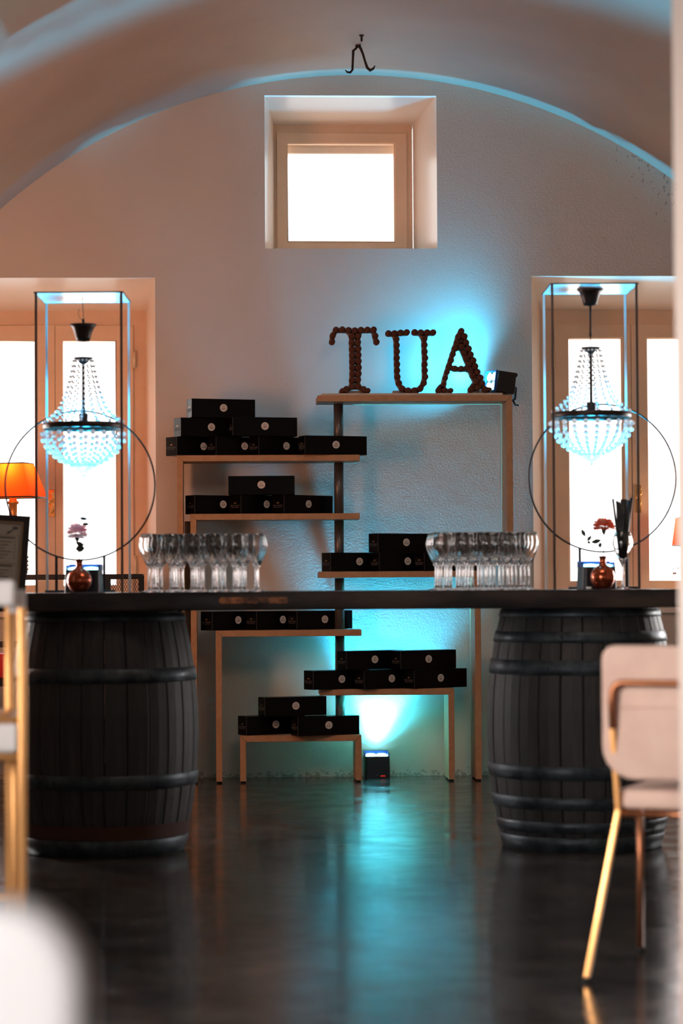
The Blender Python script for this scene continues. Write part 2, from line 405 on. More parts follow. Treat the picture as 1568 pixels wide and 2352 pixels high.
struct(MB().box(XR, XR+.2, YE, YB, -.05, AC[1]).build('wall_right', 'side_plaster'))
struct(MB().box(XL-.3, XR+.3, YE-.2, YE, -.05, 4.0).build('wall_rear', 'side_plaster'))
struct(MB().box(XL-.3, XR+.3, YE, YB, -.12, 0).build('floor', 'floor_concrete'))
# square plaster pier of the opening the photograph was taken through
px0 = (1560-521)/F*5.2
b = MB().box(px0, px0+.36, -7.72, -7.36, 0, 3.75).build('pillar', 'pillar_plaster', None, .012)
struct(b)

# ---------------------------------------------------------------- windows
def win_ring(name, parent, u0, u1, v0, v1, wl, wr, wb, wt, y0, y1, mt='window_paint', bev=.002):
    x0 = X(u0, y0, 1000); x1 = X(u1, y0, 1000); z1 = Z(v0, y0, (u0+u1)/2); z0 = Z(v1, y0, (u0+u1)/2); k = (CAM.y-y0)/-F
    return MB().ring(x0, x1, z0, z1, wl*k, wr*k, wb*k, wt*k, y0, y1).build(name, mt, parent, bev, 1)
def pane(parent, u0, u1, v0, v1, y):
    c = (u0+u1)/2; return MB().box(X(u0, y, 1000), X(u1, y, 1000), y, y+.004, Z(v1, y, c), Z(v0, y, c)).build('pane', 'pane_glass', parent)
def hinge(parent, u, v0, v1, y):
    b = MB(); x = X(u, y, v0)
    b.lathe([(.008, Z(v1, y, u)), (.008, Z(v0, y, u))], 10, Matrix.Translation((x, y, 0))); return b.build('hinge', 'hinge_metal', parent)
def handle(parent, u, v0, v1, y):
    z1, z0 = Z(v0, y, u), Z(v1, y, u); x = X(u, y, 1150)
    pl = MB().box(x-.017, x+.017, y-.006, y, z0, z1).build('handle', 'brass', parent, .002, 1)
    zc = (z0+z1)/2
    MB().tube([(x-.012, y-.006, zc+.004), (x-.012, y-.035, zc+.004), (x-.002, y-.04, zc+.01), (x+.012, y-.04, zc+.03), (x+.008, y-.038, zc+.055)], .005, 8)\
        .tube([(x-.004, y-.038, zc+.005), (x+.012, y-.04, zc-.005), (x+.006, y-.038, zc-.03), (x-.006, y-.036, zc-.055)], .004, 8).build('lever', 'brass', pl)
def window(n, label):
    o = bpy.data.objects.new('window_%d' % n, None); COL.objects.link(o); o['kind'] = 'structure'; o['label'] = label; return o
w1 = window(1, 'small square window high in the end wall with cream painted frame')
win_ring('window_frame', w1, 626, 951, 283, 595, 22, 22, 30, 30, .38, .44)
win_ring('casement', w1, 639, 938, 306, 580, 24, 27, 22, 23, .365, .43)
win_ring('glazing_bead', w1, 661, 912, 328, 557, 3, 4, 3, 3, .372, .41)
pane(w1, 664, 909, 330, 555, .40)
w2 = window(2, 'tall double casement window behind the glowing orange lamp')
win_ring('window_frame', w2, -114, 338, 711, 1410, 42, 42, 48, 45, .38, .44)
win_ring('casement', w2, 127, 306, 747, 1372, 17, 38, 27, 36, .36, .425); win_ring('glazing_bead', w2, 142, 270, 780, 1348, 3, 4, 3, 3, .367, .41)
win_ring('casement', w2, -83, 126, 747, 1372, 36, 42, 27, 36, .36, .425); win_ring('glazing_bead', w2, -49, 85, 780, 1348, 3, 4, 3, 3, .367, .41)
pane(w2, 144, 268, 783, 1345, .40); pane(w2, -47, 83, 783, 1345, .40)
hinge(w2, 308, 805, 846, .355); hinge(w2, 310, 1276, 1318, .355); handle(w2, 118, 1125, 1187, .36)
w3 = window(3, 'tall double casement window behind the black straws in a glass')
win_ring('window_frame', w3, 1239, 1684, 708, 1404, 44, 44, 48, 46, .38, .44)
win_ring('casement', w3, 1273, 1450, 745, 1366, 32, 20, 30, 31, .36, .425); win_ring('glazing_bead', w3, 1304, 1431, 775, 1337, 3, 4, 3, 3, .367, .41)
win_ring('casement', w3, 1451, 1652, 745, 1366, 36, 32, 30, 31, .36, .425); win_ring('glazing_bead', w3, 1485, 1621, 775, 1337, 3, 4, 3, 3, .367, .41)
pane(w3, 1306, 1429, 778, 1334, .40); pane(w3, 1487, 1619, 778, 1334, .40)
hinge(w3, 1270, 800, 842, .355); hinge(w3, 1275, 1266, 1310, .355); handle(w3, 1465, 1114, 1178, .36)
for wobj, h in ((w2, h2), (w3, h3)):
    MB().box(h[0]+.005, h[1]-.005, -.03, .375, h[2]-.022, h[2]+.014).build('window_sill', 'reveal_plaster', wobj, .003, 1)
# a little ledge of old render seen through the small window's top edge
MB().box(i1[0]+.05, i1[1]-.05, .47, .56, Z(356, .5, 790), i1[3]+.01).build('outer_lintel', 'reveal_plaster', w1, .004, 1)

# ---------------------------------------------------------------- hook and nail under the vault
hy = -.70
def vault_z(x): return AC[1]+math.sqrt(AR*AR-(x-AC[0])**2)
def P(u, v, y=hy): return at(u, v, y)
top = P(822, 97); dz_ = vault_z(top.x)-top.z
hk = thing('ceiling_hook', 'rusty double iron hook hanging under the top of the vault', 'hook', (top.x, hy, vault_z(top.x)))
def loc(u, v): q = P(u, v); return (q.x-top.x, 0, q.z-top.z-.004)
MB().tube([loc(822, 96), loc(817, 103), loc(811, 108), loc(810, 130), loc(809, 152), loc(804, 158), loc(797, 157), loc(792, 152)], [.006, .006, .007, .006, .006, .006, .005, .002], 8).build('left_prong', 'iron_rust', hk)
MB().tube([loc(822, 96), loc(828, 103), loc(833, 115), loc(838, 132), loc(843, 147), loc(850, 153), loc(857, 149), loc(861, 142)], [.006, .007, .006, .006, .007, .008, .006, .002], 8).build('right_prong', 'iron_rust', hk)
MB().lathe([(.014, -.008), (.014, .012), (.006, .02)], 10).build('ceiling_plug', 'iron_rust', hk)
nx = P(830, 71, -.92); nl = MB().lathe([(.002, -.032), (.0055, -.028), (.0055, -.006), (.012, -.004), (.012, .004)], 10).build('ceiling_nail', 'iron_rust')
nl.location = (nx.x, -.92, vault_z(nx.x)); tag(nl, 'single dark nail in the vault just above the double hook', 'nail')

# ---------------------------------------------------------------- shelves
YF, YR = -.36, -.11; T = .031
SH = {}
def shelf(key, label, u0, u1, vt0, vt1, legs, rot=0, foot_u=None):
    p0 = at(u0, vt0, YF); p1 = at(u1, vt1, YF); zt = (p0.z+p1.z)/2; x0, x1 = p0.x, p1.x
    o = thing('shelf', label, 'shelf', (x0 if 'l' in legs else x1, YF, 0), rot, 'angular wooden display shelves against the end wall')
    ox = o.location.x; a, c = x0-ox, x1-ox; D = YR-YF; g = .0005
    poly = [(a, zt), (c, zt), (c-(T if 'r' in legs else 0), zt-T), (a+(T if 'l' in legs else 0), zt-T)]
    MB().prism(poly, 0, D).build('top_board', 'shelf_wood', o, .0012, 1)
    lo = .009 if not foot_u else foot_u
    for s_ in legs:
        if s_ == 'l': q = [(a, zt-g*2), (a+T-g, zt-T-g), (a+T-g, lo), (a, lo)]; xf = a
        else: q = [(c, zt-g*2), (c, lo), (c-T+g, lo), (c-T+g, zt-T-g)]; xf = c-T
        MB().prism(q, 0, D).build('leg', 'shelf_wood', o, .0012, 1)
        for yy in (.02, D-.045): MB().box(xf+.004, xf+T-.004, yy, yy+.025, 0, lo+.001).build('foot', 'foot_rubber', o, .001, 1)
    SH[key] = zt; return o
shelf(1, 'tallest angular wooden shelf, carrying the three cork letters', 729, 1176, 910, 905, 'r')
shelf(2, 'wooden shelf under the seven box pyramid, left leg only', 406, 826, 1044, 1046, 'l')
shelf(3, 'wooden shelf one below the highest left shelf, carrying four boxes', 437, 826, 1179, 1180, 'l')
shelf(4, 'wooden shelf level with the glasses on the right, long right leg', 733, 1103, 1314, 1310, 'r')
shelf(5, 'wooden shelf just under the table edge with three boxes in a row', 495, 830, 1448, 1447, 'l')
shelf(6, 'wooden shelf above the floor light, five boxes on it', 735, 1043, 1584, 1581, 'r')
shelf(7, 'lowest wooden shelf, two short legs and three boxes', 551, 830, 1690, 1688, 'lr')
# second board face seen beside the leg of shelf 3: a spare board leaning behind
b = MB(); x0 = X(424, -.20, 1300); b.box(x0, x0+.03, -.2, -.17, .0, SH[3]-T-.001)
tag(b.build('wooden_board', 'shelf_wood', None, .001, 1), 'upright board standing behind the left leg of the second left shelf', 'board')
# pale board the letters stand on
ya = -.31; p0 = at(738, 902, ya); p1 = at(1154, 902, ya); zb = SH[1]
pb = MB().box(p0.x, p1.x, ya, -.13, zb, zb+.014).build('pale_board', 'pale_board', None, .001, 1)
tag(pb, 'thin pale board lying on the tallest shelf under the cork letters', 'board')
ZB = zb+.014
# steel pole through the shelves
pxm = X(779, -.185, 1300); PY = -.185
pole = thing('steel_pole', 'dark steel pole rising in sections between the wooden shelves', 'pole', (pxm, PY, SH[7]))
lv = sorted([SH[k] for k in SH]); zt7 = SH[7]
for za, zb_ in zip(lv, lv[1:]):
    MB().lathe([(.0245, za-zt7+.0012), (.0245, zb_-T-zt7-.0012)], 28).build('pole_section', 'pole_steel', pole)
MB().lathe([(.034, .0005), (.034, .004), (.026, .007)], 24).build('base_flange', 'pole_steel', pole)

# ---------------------------------------------------------------- wine boxes
BL, BD, BH = .335, .095, .0955
body = MB().box(0, BL, 0, BD, 0, BH).mesh('box_body', 'box_card', .0012, 1)
edge_m = MB().box(-.0006, .0006, -.0006, .0006, .002, BH-.002).mesh('edge_fold', 'box_edge')
disc = MB().lathe([(.0195, 0), (.0195, .0008)], 32).mesh('medallion', 'medallion_paper')
rim = MB().lathe([(.0172, .0008), (.0175, .0011), (.0192, .0011), (.0195, .0008)], 32, None, False).mesh('medallion_rim', 'medallion_paper')
crest = MB()
crest.mi = 0
for k in range(5): crest.tube(arc((0, 0, 0), .004+.0012*k*.0+.0014, PI*.15*k/2, PI*.15*k/2+.5, 2), .0003, 4)
crest.box(-.0075, .0075, -.0003, .0003, .0015, .0022); crest.box(-.0045, .0045, -.0003, .0003, .0035, .0043); crest.box(-.002, .002, -.0003, .0003, .0055, .0065)
crest.box(-.003, .0035, -.0003, .0003, -.0105, -.0093)
crest = crest.mesh('crest_print', 'black_ink')
emb = MB().ball((0, 0, 0), .0042, 12, 8).box(-.013, -.006, -.0004, .0004, -.0022, -.0008).box(.006, .011, -.0004, .0004, -.0014, .0002).mesh('emblem', 'gold_foil')
UP = Matrix.Rotation(PI/2, 4, 'X')                       # text/disc plane XY -> XZ facing -y
END = Matrix.Rotation(-PI/2, 4, 'Z') @ UP
gapz = .0008
def wine_box(u_edge, v_bot_z, ang, num, where, yc=-.345, vc=1200, first=False):
    x = X(u_edge, yc, vc); a = R(ang)
    o = thing('wine_box', 'black wine box numbered %s, %s' % (num, where), 'box', (x, yc, v_bot_z), a, 'black wine boxes on the wooden shelves')
    put('box_body', body, o)
    put('edge_fold', edge_m, o)
    d = put('medallion', disc, o, Matrix.Translation((BL*.5, 0, BH*.53)) @ UP); d['label'] = 'round white medallion'
    put('medallion_rim', rim, d)
    put('number_print', text_mesh('#'+num, .0115 if len(num) > 2 else .0125, 'black_ink'), d, Matrix.Translation((0, -.0042, .0009)))
    put('crest_print', crest, d, Matrix.Translation((0, .0035, .0011)) @ Matrix.Rotation(-PI/2, 4, 'X'))
    e = put('emblem', emb, o, Matrix.Translation((-.0002, BD/2, BH*.58)) @ Matrix.Rotation(-PI/2, 4, 'Z') @ Matrix.Diagonal((1, .15, 1, 1)))
    e['label'] = 'gold emblem'
    put('name_print', text_mesh('ERIN VEGLINI', .0122, 'grey_print'), o, Matrix.Translation((-.0003, BD/2, BH*.43)) @ END)
    put('tag_print', text_mesh('AZIENDA AGRICOLA', .0068, 'grey_print'), o, Matrix.Translation((-.0003, BD/2, BH*.34)) @ END)
    return o
H = BH+gapz
z2 = SH[2]+.0006
for ue, ang, num, yc, wh in ((406, 37, '158', -.345, 'leftmost in the bottom row of the pyramid'), (496, 30, '154', -.345, 'bottom row of the big pyramid, second from left'),
                         (594, 32, '167', -.345, 'bottom row of the big pyramid, third from left'), (700, 18, '57', -.405, 'right end of the big pyramid, covering the pole')):
    wine_box(ue, z2, ang, num, wh, yc, 1020)
for ue, ang, num, yc, wh in ((415, 23, '59', -.345, 'left in the middle row, with a pale lit end'), (534, 12, '81', -.375, 'right in the middle row of the pyramid')):
    wine_box(ue, z2+H, ang, num, wh, yc, 980)
wine_box(440, z2+2*H, 16, '56', 'alone on top of the big pyramid', -.34, 935)
z3 = SH[3]+.0006
for ue, ang, num, wh in ((447, 31, '78', 'left end of the second left shelf'), (553, 38, '178', 'middle of the second left shelf'), (652, 40, '101', 'second left shelf, ending at the pole')):
    wine_box(ue, z3, ang, num, wh, -.345, 1155)
wine_box(524, z3+H, -3, '166', 'alone on top of the second left shelf stack', -.31, 1112)
z4 = SH[4]+.0006
for ue, ang, num, yc, wh in ((759, 26, '134', -.358, 'left end of the shelf beside the right glasses'), (871, 27, '188', -.362, 'bottom row beside the right glasses, middle'), (974, 27, '19', -.374, 'bottom row, half hidden behind the right glasses')):
    wine_box(ue, z4, ang, num, wh, yc, 1290)
wine_box(868, z4+H, 27, '133', 'alone on top next to the right glasses', -.345, 1245)
z5 = SH[5]+.0006
for ue, ang, num, yc, wh in ((487, 38, '80', -.340, 'left end of the row under the table edge'), (589, 36, '139', -.290, 'middle of the row under the table edge'), (682, 30, '140', -.265, 'under the table edge, partly behind the pole')):
    wine_box(ue, z5, ang, num, wh, yc, 1425)
z6 = SH[6]+.0006
for ue, ang, num, yc, wh in ((719, 28, '136', -.42, 'left end of the lower row above the floor light'), (836, 30, '3', -.406, 'middle of the lower row above the floor light'), (951, 32, '4', -.378, 'right end of the lower row above the floor light')):
    wine_box(ue, z6, ang, num, wh, yc, 1560)
for ue, ang, num, wh in ((795, 27, '1', 'upper row above the floor light, beside the pole'), (920, 28, '5', 'upper row above the floor light, right one')):
    wine_box(ue, z6+H, ang, num, wh, -.36, 1512)
z7 = SH[7]+.0006
for ue, ang, num, yc, wh in ((566, 27, '181', -.345, 'left one on the lowest shelf'), (684, 20, '155', -.435, 'right one on the lowest shelf, in front of the pole')):
    wine_box(ue, z7, ang, num, wh, yc, 1665)
wine_box(608, z7+H, 20, '160', 'alone on top at the lowest shelf', -.39, 1620)

# ---------------------------------------------------------------- cork letters
YC = -.262
cork_m = MB().lathe([(.0001, -.0175), (.0148, -.0175), (.0158, -.016), (.0158, .0175), (.0001, .0175)], 16, UP, False).mesh('cork', 'cork')
def letter(ch, label, pts, joins, base):
    wp = [at(u, v, YC-.018) for u, v, s_ in pts]; cx = sum(p.x for p in wp)/len(wp)
    zmin = min(p.z for p in wp)-.0156
    o = thing('cork_letter', label, 'letter', (cx, YC, ZB), 0, 'letters made of wine corks')
    L = [(p.x-cx, p.z-zmin+.0003) for p in wp]
    for (x, z), (u, v, s_) in zip(L, pts):
        put('cork', cork_m, o, Matrix.Translation((x, random.uniform(-.002, .001), z)) @ Matrix.Rotation(random.uniform(0, 6), 4, 'Y') @ Matrix.Diagonal((s_, 1, s_, 1)))
    b = MB(); HW = .0135
    for i in range(len(L)):
        for j in range(i+1, len(L)):
            d = Vector((L[j][0]-L[i][0], L[j][1]-L[i][1])); 
            if d.length < .0375:
                nrm = Vector((-d.y, d.x)).normalized()*HW; a_ = Vector(L[i]); c_ = Vector(L[j])
                b.prism([tuple(a_-nrm), tuple(c_-nrm), tuple(c_+nrm), tuple(a_+nrm)], .019, .045)
    for (x, z) in L: b.lathe([(HW, -.045), (HW, -.019)], 10, Matrix.Translation((x, 0, z)) @ UP)
    if base:
        for a0, a1 in base: b.box(X(a0, YC)-cx, X(a1, YC)-cx, .019, .045, 0.0, .018)
    for i_ in range(len(b.v)): b.v[i_] = (b.v[i_][0], b.v[i_][1], max(0.0, b.v[i_][2]))
    b.build('letter_back', 'foam_board', o)
Q = 6.533
def zz(l, ox): return [(ox+p[0]/Q, 730+p[1]/Q, p[2] if len(p) > 2 else 1) for p in l]
Tp = zz([(205, 190), (300, 185), (395, 195), (487, 200), (580, 192), (678, 190), (772, 187), (157, 277), (147, 370), (797, 282), (815, 372), (445, 285), (443, 382), (447, 480), (450, 570), (450, 663), (453, 757), (453, 850), (447, 945), (447, 1040), (540, 285), (537, 378), (543, 475), (543, 568), (545, 660), (547, 755), (545, 848), (537, 940), (538, 1037), (360, 1080), (300, 1105, .85), (620, 1080), (685, 1103, .85)], 740)
Up_ = zz([(992, 212), (1083, 212), (1175, 203), (1268, 197), (1385, 195), (1478, 200), (1573, 200), (1663, 200), (1113, 300), (1117, 393), (1120, 487), (1118, 582), (1123, 677), (1123, 770), (1128, 865), (1150, 960), (1198, 1040), (1287, 1072), (1382, 1070), (1472, 1040), (1523, 960), (1545, 865), (1540, 770), (1537, 680), (1545, 582), (1537, 487), (1535, 387), (1532, 295)], 740)
Ap = zz([(518, 175), (475, 255), (567, 255), (452, 348), (590, 348), (520, 410), (518, 325, .55), (420, 435), (630, 440), (390, 523), (560, 497), (660, 527), (363, 615), (592, 585), (700, 615), (333, 703), (630, 673), (727, 703), (420, 737), (515, 740), (597, 735, .7), (660, 762), (760, 790), (305, 790, .9), (278, 880, .9), (692, 847, .95), (803, 873), (257, 972, .85), (740, 932), (832, 965), (763, 1022), (178, 1065), (268, 1065, .9), (360, 1067, .85), (205, 1015, .4), (663, 1050), (878, 1050), (695, 1000, .6), (947, 1050, .6)], 980)
letter('T', 'letter T made of wine corks, first of the three cork letters', Tp, None, [(781, 851)])
letter('U', 'letter U made of wine corks, between the cork T and the cork A', Up_, None, [(905, 965)])
letter('A', 'letter A made of wine corks, last one, beside the black stage light', Ap, None, [(1078, 1128)])

# ---------------------------------------------------------------- coloured stage lights
def led_box(label, loc_, rz, W_, H_, power, target, angle, group, radius=.04, col=None):
    o = thing('uplight', label, 'light', loc_, rz, group); h = W_/2
    b = MB(); prof = rrect(-h, h, -h, h, .014, 3)
    n_ = len(prof); vs = [(x*1.0, y, 0) for x, y in prof]+[(x*.96, y*.96, H_-.022) for x, y in prof]+[(x*.90, y*.90, H_-.022) for x, y in prof]+[(x*.90, y*.90, H_-.030) for x, y in prof]
    fs = [tuple(range(n_))[::-1], tuple(range(3*n_, 4*n_))]
    for k in range(3): fs += [(k*n_+i, k*n_+(i+1) % n_, (k+1)*n_+(i+1) % n_, (k+1)*n_+i) for i in range(n_)]
    b.add(vs, fs); b.build('housing', 'black_plastic', o, .0008, 1)
    # raised collar open at the front, coloured blue for the glow of the lenses
    b = MB()
    b.box(-h*.95, h*.95, h*.80, h*.92, H_-.026, H_); b.box(-h*.96, -h*.86, -h*.6, h*.92, H_-.026, H_-.004); b.box(h*.86, h*.96, -h*.6, h*.92, H_-.026, H_-.004)
    b.build('collar', 'lens_glow_blue', o, .002, 1)
    for sx in (-1, 1):
        for sy in (-1, 1):
            MB().lathe([(.4*h, H_-.0285), (.4*h, H_-.017), (.3*h, H_-.013), (.001, H_-.011)], 16, Matrix.Translation((sx*h*.42, sy*h*.38, 0))).build('lens', 'led_lens', o)
    if group == 'cube uplights' and loc_[2] < .1: MB().box(h*.25, h*.62, -h-.0006, -h+.002, .010, .015).build('display', 'red_led', o)
    MB().box(-.006, .006, -h-.0006, -h+.002, .016, .019).build('badge', 'grey_print', o)
    spot('uplight_beam', (loc_[0], loc_[1], loc_[2]+H_+.004), target, power, col or CYAN, angle, 1.0, radius)
    return o
fx = X(865, -.10, 1750)
led_box('black cube uplight on the floor shining blue up the wall', (fx, -.071, 0), R(0), .134, .134, 60, (fx+.02, .03, 3), 130, 'cube uplights', col=(.06, .68, 1.0))
spot('uplight_core', (fx, -.060, .137), (fx+.32, -.060, 3.6), 480, CYAN, 72, .6, .03)
# the clamp light behind the letter A
A0 = at(1150, 879, -.155)
A0.z = ZB+.0615
o = thing('stage_light', 'black stage light on the right end of the tallest shelf, behind the cork A', 'light', (A0.x, -.155, A0.z), 0)
Mr = Matrix.Rotation(R(24), 4, 'Z') @ Matrix.Rotation(R(8), 4, 'Y')
b = MB(); b.prism([(-.055, -.052), (.050, -.054), (.058, -.045), (.055, .035), (.064, .045), (.060, .060), (-.050, .055)], -.055, .055, Mr)
b.build('housing', 'black_plastic', o, .003)
b = MB(); b.ring(-.058, .058, -.055, .055, .008, .008, .008, .008, -.012, .0)
for i_ in range(len(b.v)): pass
MF = Mr @ Matrix.Translation((-.056, 0, 0)) @ Matrix.Rotation(-PI/2, 4, 'Z')
b2 = MB(); b2.add(b.v, b.f, MF); b2.build('lens_bezel', 'lens_glow_blue', o, .001, 1)  # bezel tinted with the lens glow
for sx in (-1, 1):
    for sz in (-1, 1):
        MB().lathe([(.022, 0), (.022, .003), (.012, .007), (.001, .008)], 20, MF @ Matrix.Translation((sx*.024, 0, sz*.024)) @ UP).build('lens', 'led_lens', o)
MB().tube([(.055, .045, .0), (.085, .056, -.02), (.080, .060, -.075), (.05, .060, -.095)], .006, 8).tube([(.070, .060, -.085), (.08, .060, -.108), (.098, .055, -.110)], .005, 8).build('bracket', 'black_metal', o)
spot('stage_beam', (A0.x-.080, -.185, A0.z+.01), (A0.x-.65, -.0, A0.z+.60), 48, CYAN, 168, 1.0, .03)

# ---------------------------------------------------------------- table on barrels
TZ = .973; TB = .905
TY0, TY1 = -3.72, -2.86; TX0 = -.86; TX1 = X(1563, TY0, 1370)
tb = thing('table', 'long dark timber table lying across the two old barrels', 'table', ((TX0+TX1)/2, (TY0+TY1)/2, TB))
def rel(o, b):
    l_ = o.location
    for i_, q in enumerate(b.v): b.v[i_] = (q[0]-l_.x, q[1]-l_.y, q[2]-l_.z)
    return b
b = MB(); b.box(TX0, TX1, TY0, TY1, TB+.0005, TZ-.004); rel(tb, b).build('apron', 'table_wood', tb, .004)
npl = 4; 
for k in range(npl):
    b = MB(); y0 = TY0+(TY1-TY0)*k/npl; y1 = TY0+(TY1-TY0)*(k+1)/npl-.002; b.box(TX0, TX1, y0, y1, TZ-.004, TZ); rel(tb, b).build('plank', 'table_top_wood', tb, .0015, 1)
xa, xb = X(502, TY0, 1380), X(662, TY0, 1380); zc = (TZ+TB)/2+.002
b = MB(); b.prism(rrect(xa, xb, zc-.012, zc+.012, .0119, 6), TY0-.003, TY0+.004); rel(tb, b).build('edge_slot', 'rusty_inlay', tb, .001, 1)['label'] = 'rusty orange slot in the table edge'

BHt = .905; R0, R1 = .297, .357
def br(z): t_ = (z-BHt/2)/(BHt/2); return R0+(R1-R0)*(1-abs(t_)**2.1)
NS = 26
def barrel(cx, cy, label, hoops, rust, seed):
    rnd = random.Random(seed)
    o = thing('barrel', label, 'barrel', (cx, cy, 0), rnd.uniform(0, .2), 'old oak barrels carrying the table')
    zs = [BHt*i/12 for i in range(13)]
    for vi in range(3):
        b = MB(); hw = PI/NS-.0035; v = []; f = []
        for z in zs:
            r = br(z)-.001*vi
            for (q, a) in ((r-.028, -hw), (r-.003, -hw), (r, -hw+.010), (r+.0008, 0), (r, hw-.010), (r-.003, hw), (r-.028, hw)):
                v.append((q*math.cos(a), q*math.sin(a), z))
        for i in range(12):
            for j in range(7): f.append((i*7+j, i*7+(j+1) % 7, (i+1)*7+(j+1) % 7, (i+1)*7+j))
        f += [tuple(range(7))[::-1], tuple(range(84, 91))]
        b.add(v, f); b.smooth = True; sm = b.mesh('stave', 'barrel_oak_%d' % vi)
        stm[vi] = sm
    for k in range(NS):
        put('stave', stm[rnd.choice((0, 0, 1, 1, 2))], o, Matrix.Rotation(2*PI*k/NS, 4, 'Z'))
    for z0, z1 in hoops:
        p = [(br(z0)+.0012, z0), (br(z0)+.0035, z0+.001), (br((z0+z1)/2)+.004, (z0+z1)/2), (br(z1)+.0035, z1-.001), (br(z1)+.0012, z1), (br(z1)-.002, z1), (br(z0)-.002, z0)]
        hb = MB().lathe(p+[p[0]], 64, None, False).build('hoop', 'barrel_iron', o)
        a0 = rnd.uniform(-2.2, -1.0); zr = (z0+z1)/2
        MB().ball((0, 0, 0), .006, 8, 5, Matrix.Translation(((br(zr)+.004)*math.cos(a0), (br(zr)+.004)*math.sin(a0), zr))).build('rivet', 'barrel_iron', hb)
    if rust:
        MB().lathe([(br(rust[0])+.0015, rust[0]), (br(rust[1])+.0015, rust[1])], 64, None, False).build('rust_band', 'barrel_rust', o)
    MB().lathe([(.001, .03), (R0-.024, .03), (R0-.024, .045), (.001, .045)], 32, None, False).build('bottom_head', 'barrel_oak_0', o)
    MB().lathe([(.001, BHt-.045), (R0-.024, BHt-.045), (R0-.024, BHt-.03), (.001, BHt-.03)], 32, None, False).build('top_head', 'barrel_oak_1', o)
    return o
stm = {}
def hz(v, u): return max(0.0, Z(v, -3.62, u))
f1 = floor_at(231, 1973); f2 = floor_at(1363, 1961)
def hp(l, u): return [(max(.002, hz(b_, u)), min(BHt-.002, hz(a_, u))) for a_, b_ in l]
barrel(f1.x, f1.y+R0, 'old oak barrel under the left end of the table, with four hoops', hp([(1410, 1428), (1536, 1568), (1780, 1812), (1930, 1990)], 231), (hz(1928, 231), hz(1896, 231)), 3)
barrel(f2.x, f2.y+R0, 'old oak barrel with closely set hoops, behind the beige chair', hp([(1400, 1417), (1450, 1475), (1515, 1549), (1757, 1789), (1829, 1858), (1886, 1912), (1922, 1990)], 1363), None, 5)

# ---------------------------------------------------------------- wine glasses
gp = [(.0305, 0), (.031, .0015), (.018, .0045), (.006, .009), (.0046, .02), (.0043, .075), (.0050, .086), (.010, .097), (.021, .120), (.0315, .146), (.0378, .168), (.0380, .180), (.0345, .197), (.0290, .2145)]
gi = [(.0279, .2145), (.0333, .197), (.0367, .180), (.0364, .168), (.0302, .1465), (.0197, .1215), (.0085, .1005), (.0001, .095)]
gm = MB().lathe([(.0001, 0)]+gp+[(.02845, .2152)]+gi, 28, None, False).mesh('wine_glass', 'clear_glass')
def glasses(u0, v0, cols, rows, sp_, label, group, jit, ang, seed):
    rnd = random.Random(seed); off = [0, .004, .012, -.008, .022, .010, 0]; y0 = TY0+.10; x0 = X(u0, y0, v0)
    for j in range(rows):
        for i in range(cols-(j % 2)):
            x = i*sp_+(sp_/2 if j % 2 else 0)+(off[j] if seed == 1 else 0); y = j*sp_*(.99 if seed == 1 else .88)
            xx = x*math.cos(ang)-y*math.sin(ang); yy = x*math.sin(ang)+y*math.cos(ang)
            o = put('wine_glass', gm); o.location = (x0+xx+rnd.uniform(-jit, jit), y0+yy+rnd.uniform(-jit, jit), TZ+.0003)
            tag(o, label if j else ('%s glass from the left, front row of the %s' % (('first', 'second', 'third', 'fourth', 'fifth', 'sixth')[i], 'left wine glass crowd' if seed == 1 else 'right wine glass crowd')), 'glass', group)
glasses(343, 1350, 6, 6, .0785, 'clear stemmed wine glass in the crowd on the left part of the table', 'wine glasses left on the table', .0012, R(2.0), 1)
glasses(1013, 1345, 5, 6, .0815, 'clear stemmed wine glass in the crowd on the right part of the table', 'wine glasses right on the table', .0004, R(-1.0), 2)

# ---------------------------------------------------------------- chandelier frames
def lerp_prof(z, tab):
    for (z0, r0), (z1, r1) in zip(tab, tab[1:]):
        if z0 >= z >= z1: return r0+(r1-r0)*(z0-z)/(z0-z1) if z0 != z1 else r0
    return tab[-1][1]
S = 1/610.0
UPP = [(0.155*1.0, 0)]
def prof_pts(px): return [(-(y-978)*S, r*S) for y, r in px]     # height relative to the ring
UPR = prof_pts([(826, 24), (843, 27), (869, 33), (896, 40), (922, 49), (937, 56), (950, 68), (960, 80), (969, 92)])
LOW = prof_pts([(998, 96), (1000, 97), (1013, 94), (1032, 84), (1047, 70), (1061, 52), (1072, 28)])
def strand(tab, dz_, rb0, rb1, wob=0):
    b = MB(); z = tab[0][0]; 
    L = sum(math.hypot(a[0]-c[0], a[1]-c[1]) for a, c in zip(tab, tab[1:])); n_ = max(2, int(L/dz_)); cum = 0; pts = []
    for k in range(n_+1):
        s_ = L*k/n_; acc = 0
        for a, c in zip(tab, tab[1:]):
            d = math.hypot(a[0]-c[0], a[1]-c[1])
            if acc+d >= s_-1e-9:
                t_ = (s_-acc)/d; pts.append((a[0]+(c[0]-a[0])*t_, a[1]+(c[1]-a[1])*t_)); break
            acc += d
    for k, (z, r) in enumerate(pts):
        rb = rb0+(rb1-rb0)*k/len(pts); b.ball((r, 0, z), rb, 7, 4, None, False, .9)
    b.mi = 1
    b.tube([(r, 0, z) for z, r in pts], .0006, 4)
    return b
up_m = strand(UPR, .0205, .0050, .0066).mesh('bead_strand', ['crystal', 'dark_bronze'])
lo_m = strand(LOW, .0235, .0105, .0068).mesh('bead_strand', ['crystal', 'dark_bronze'])
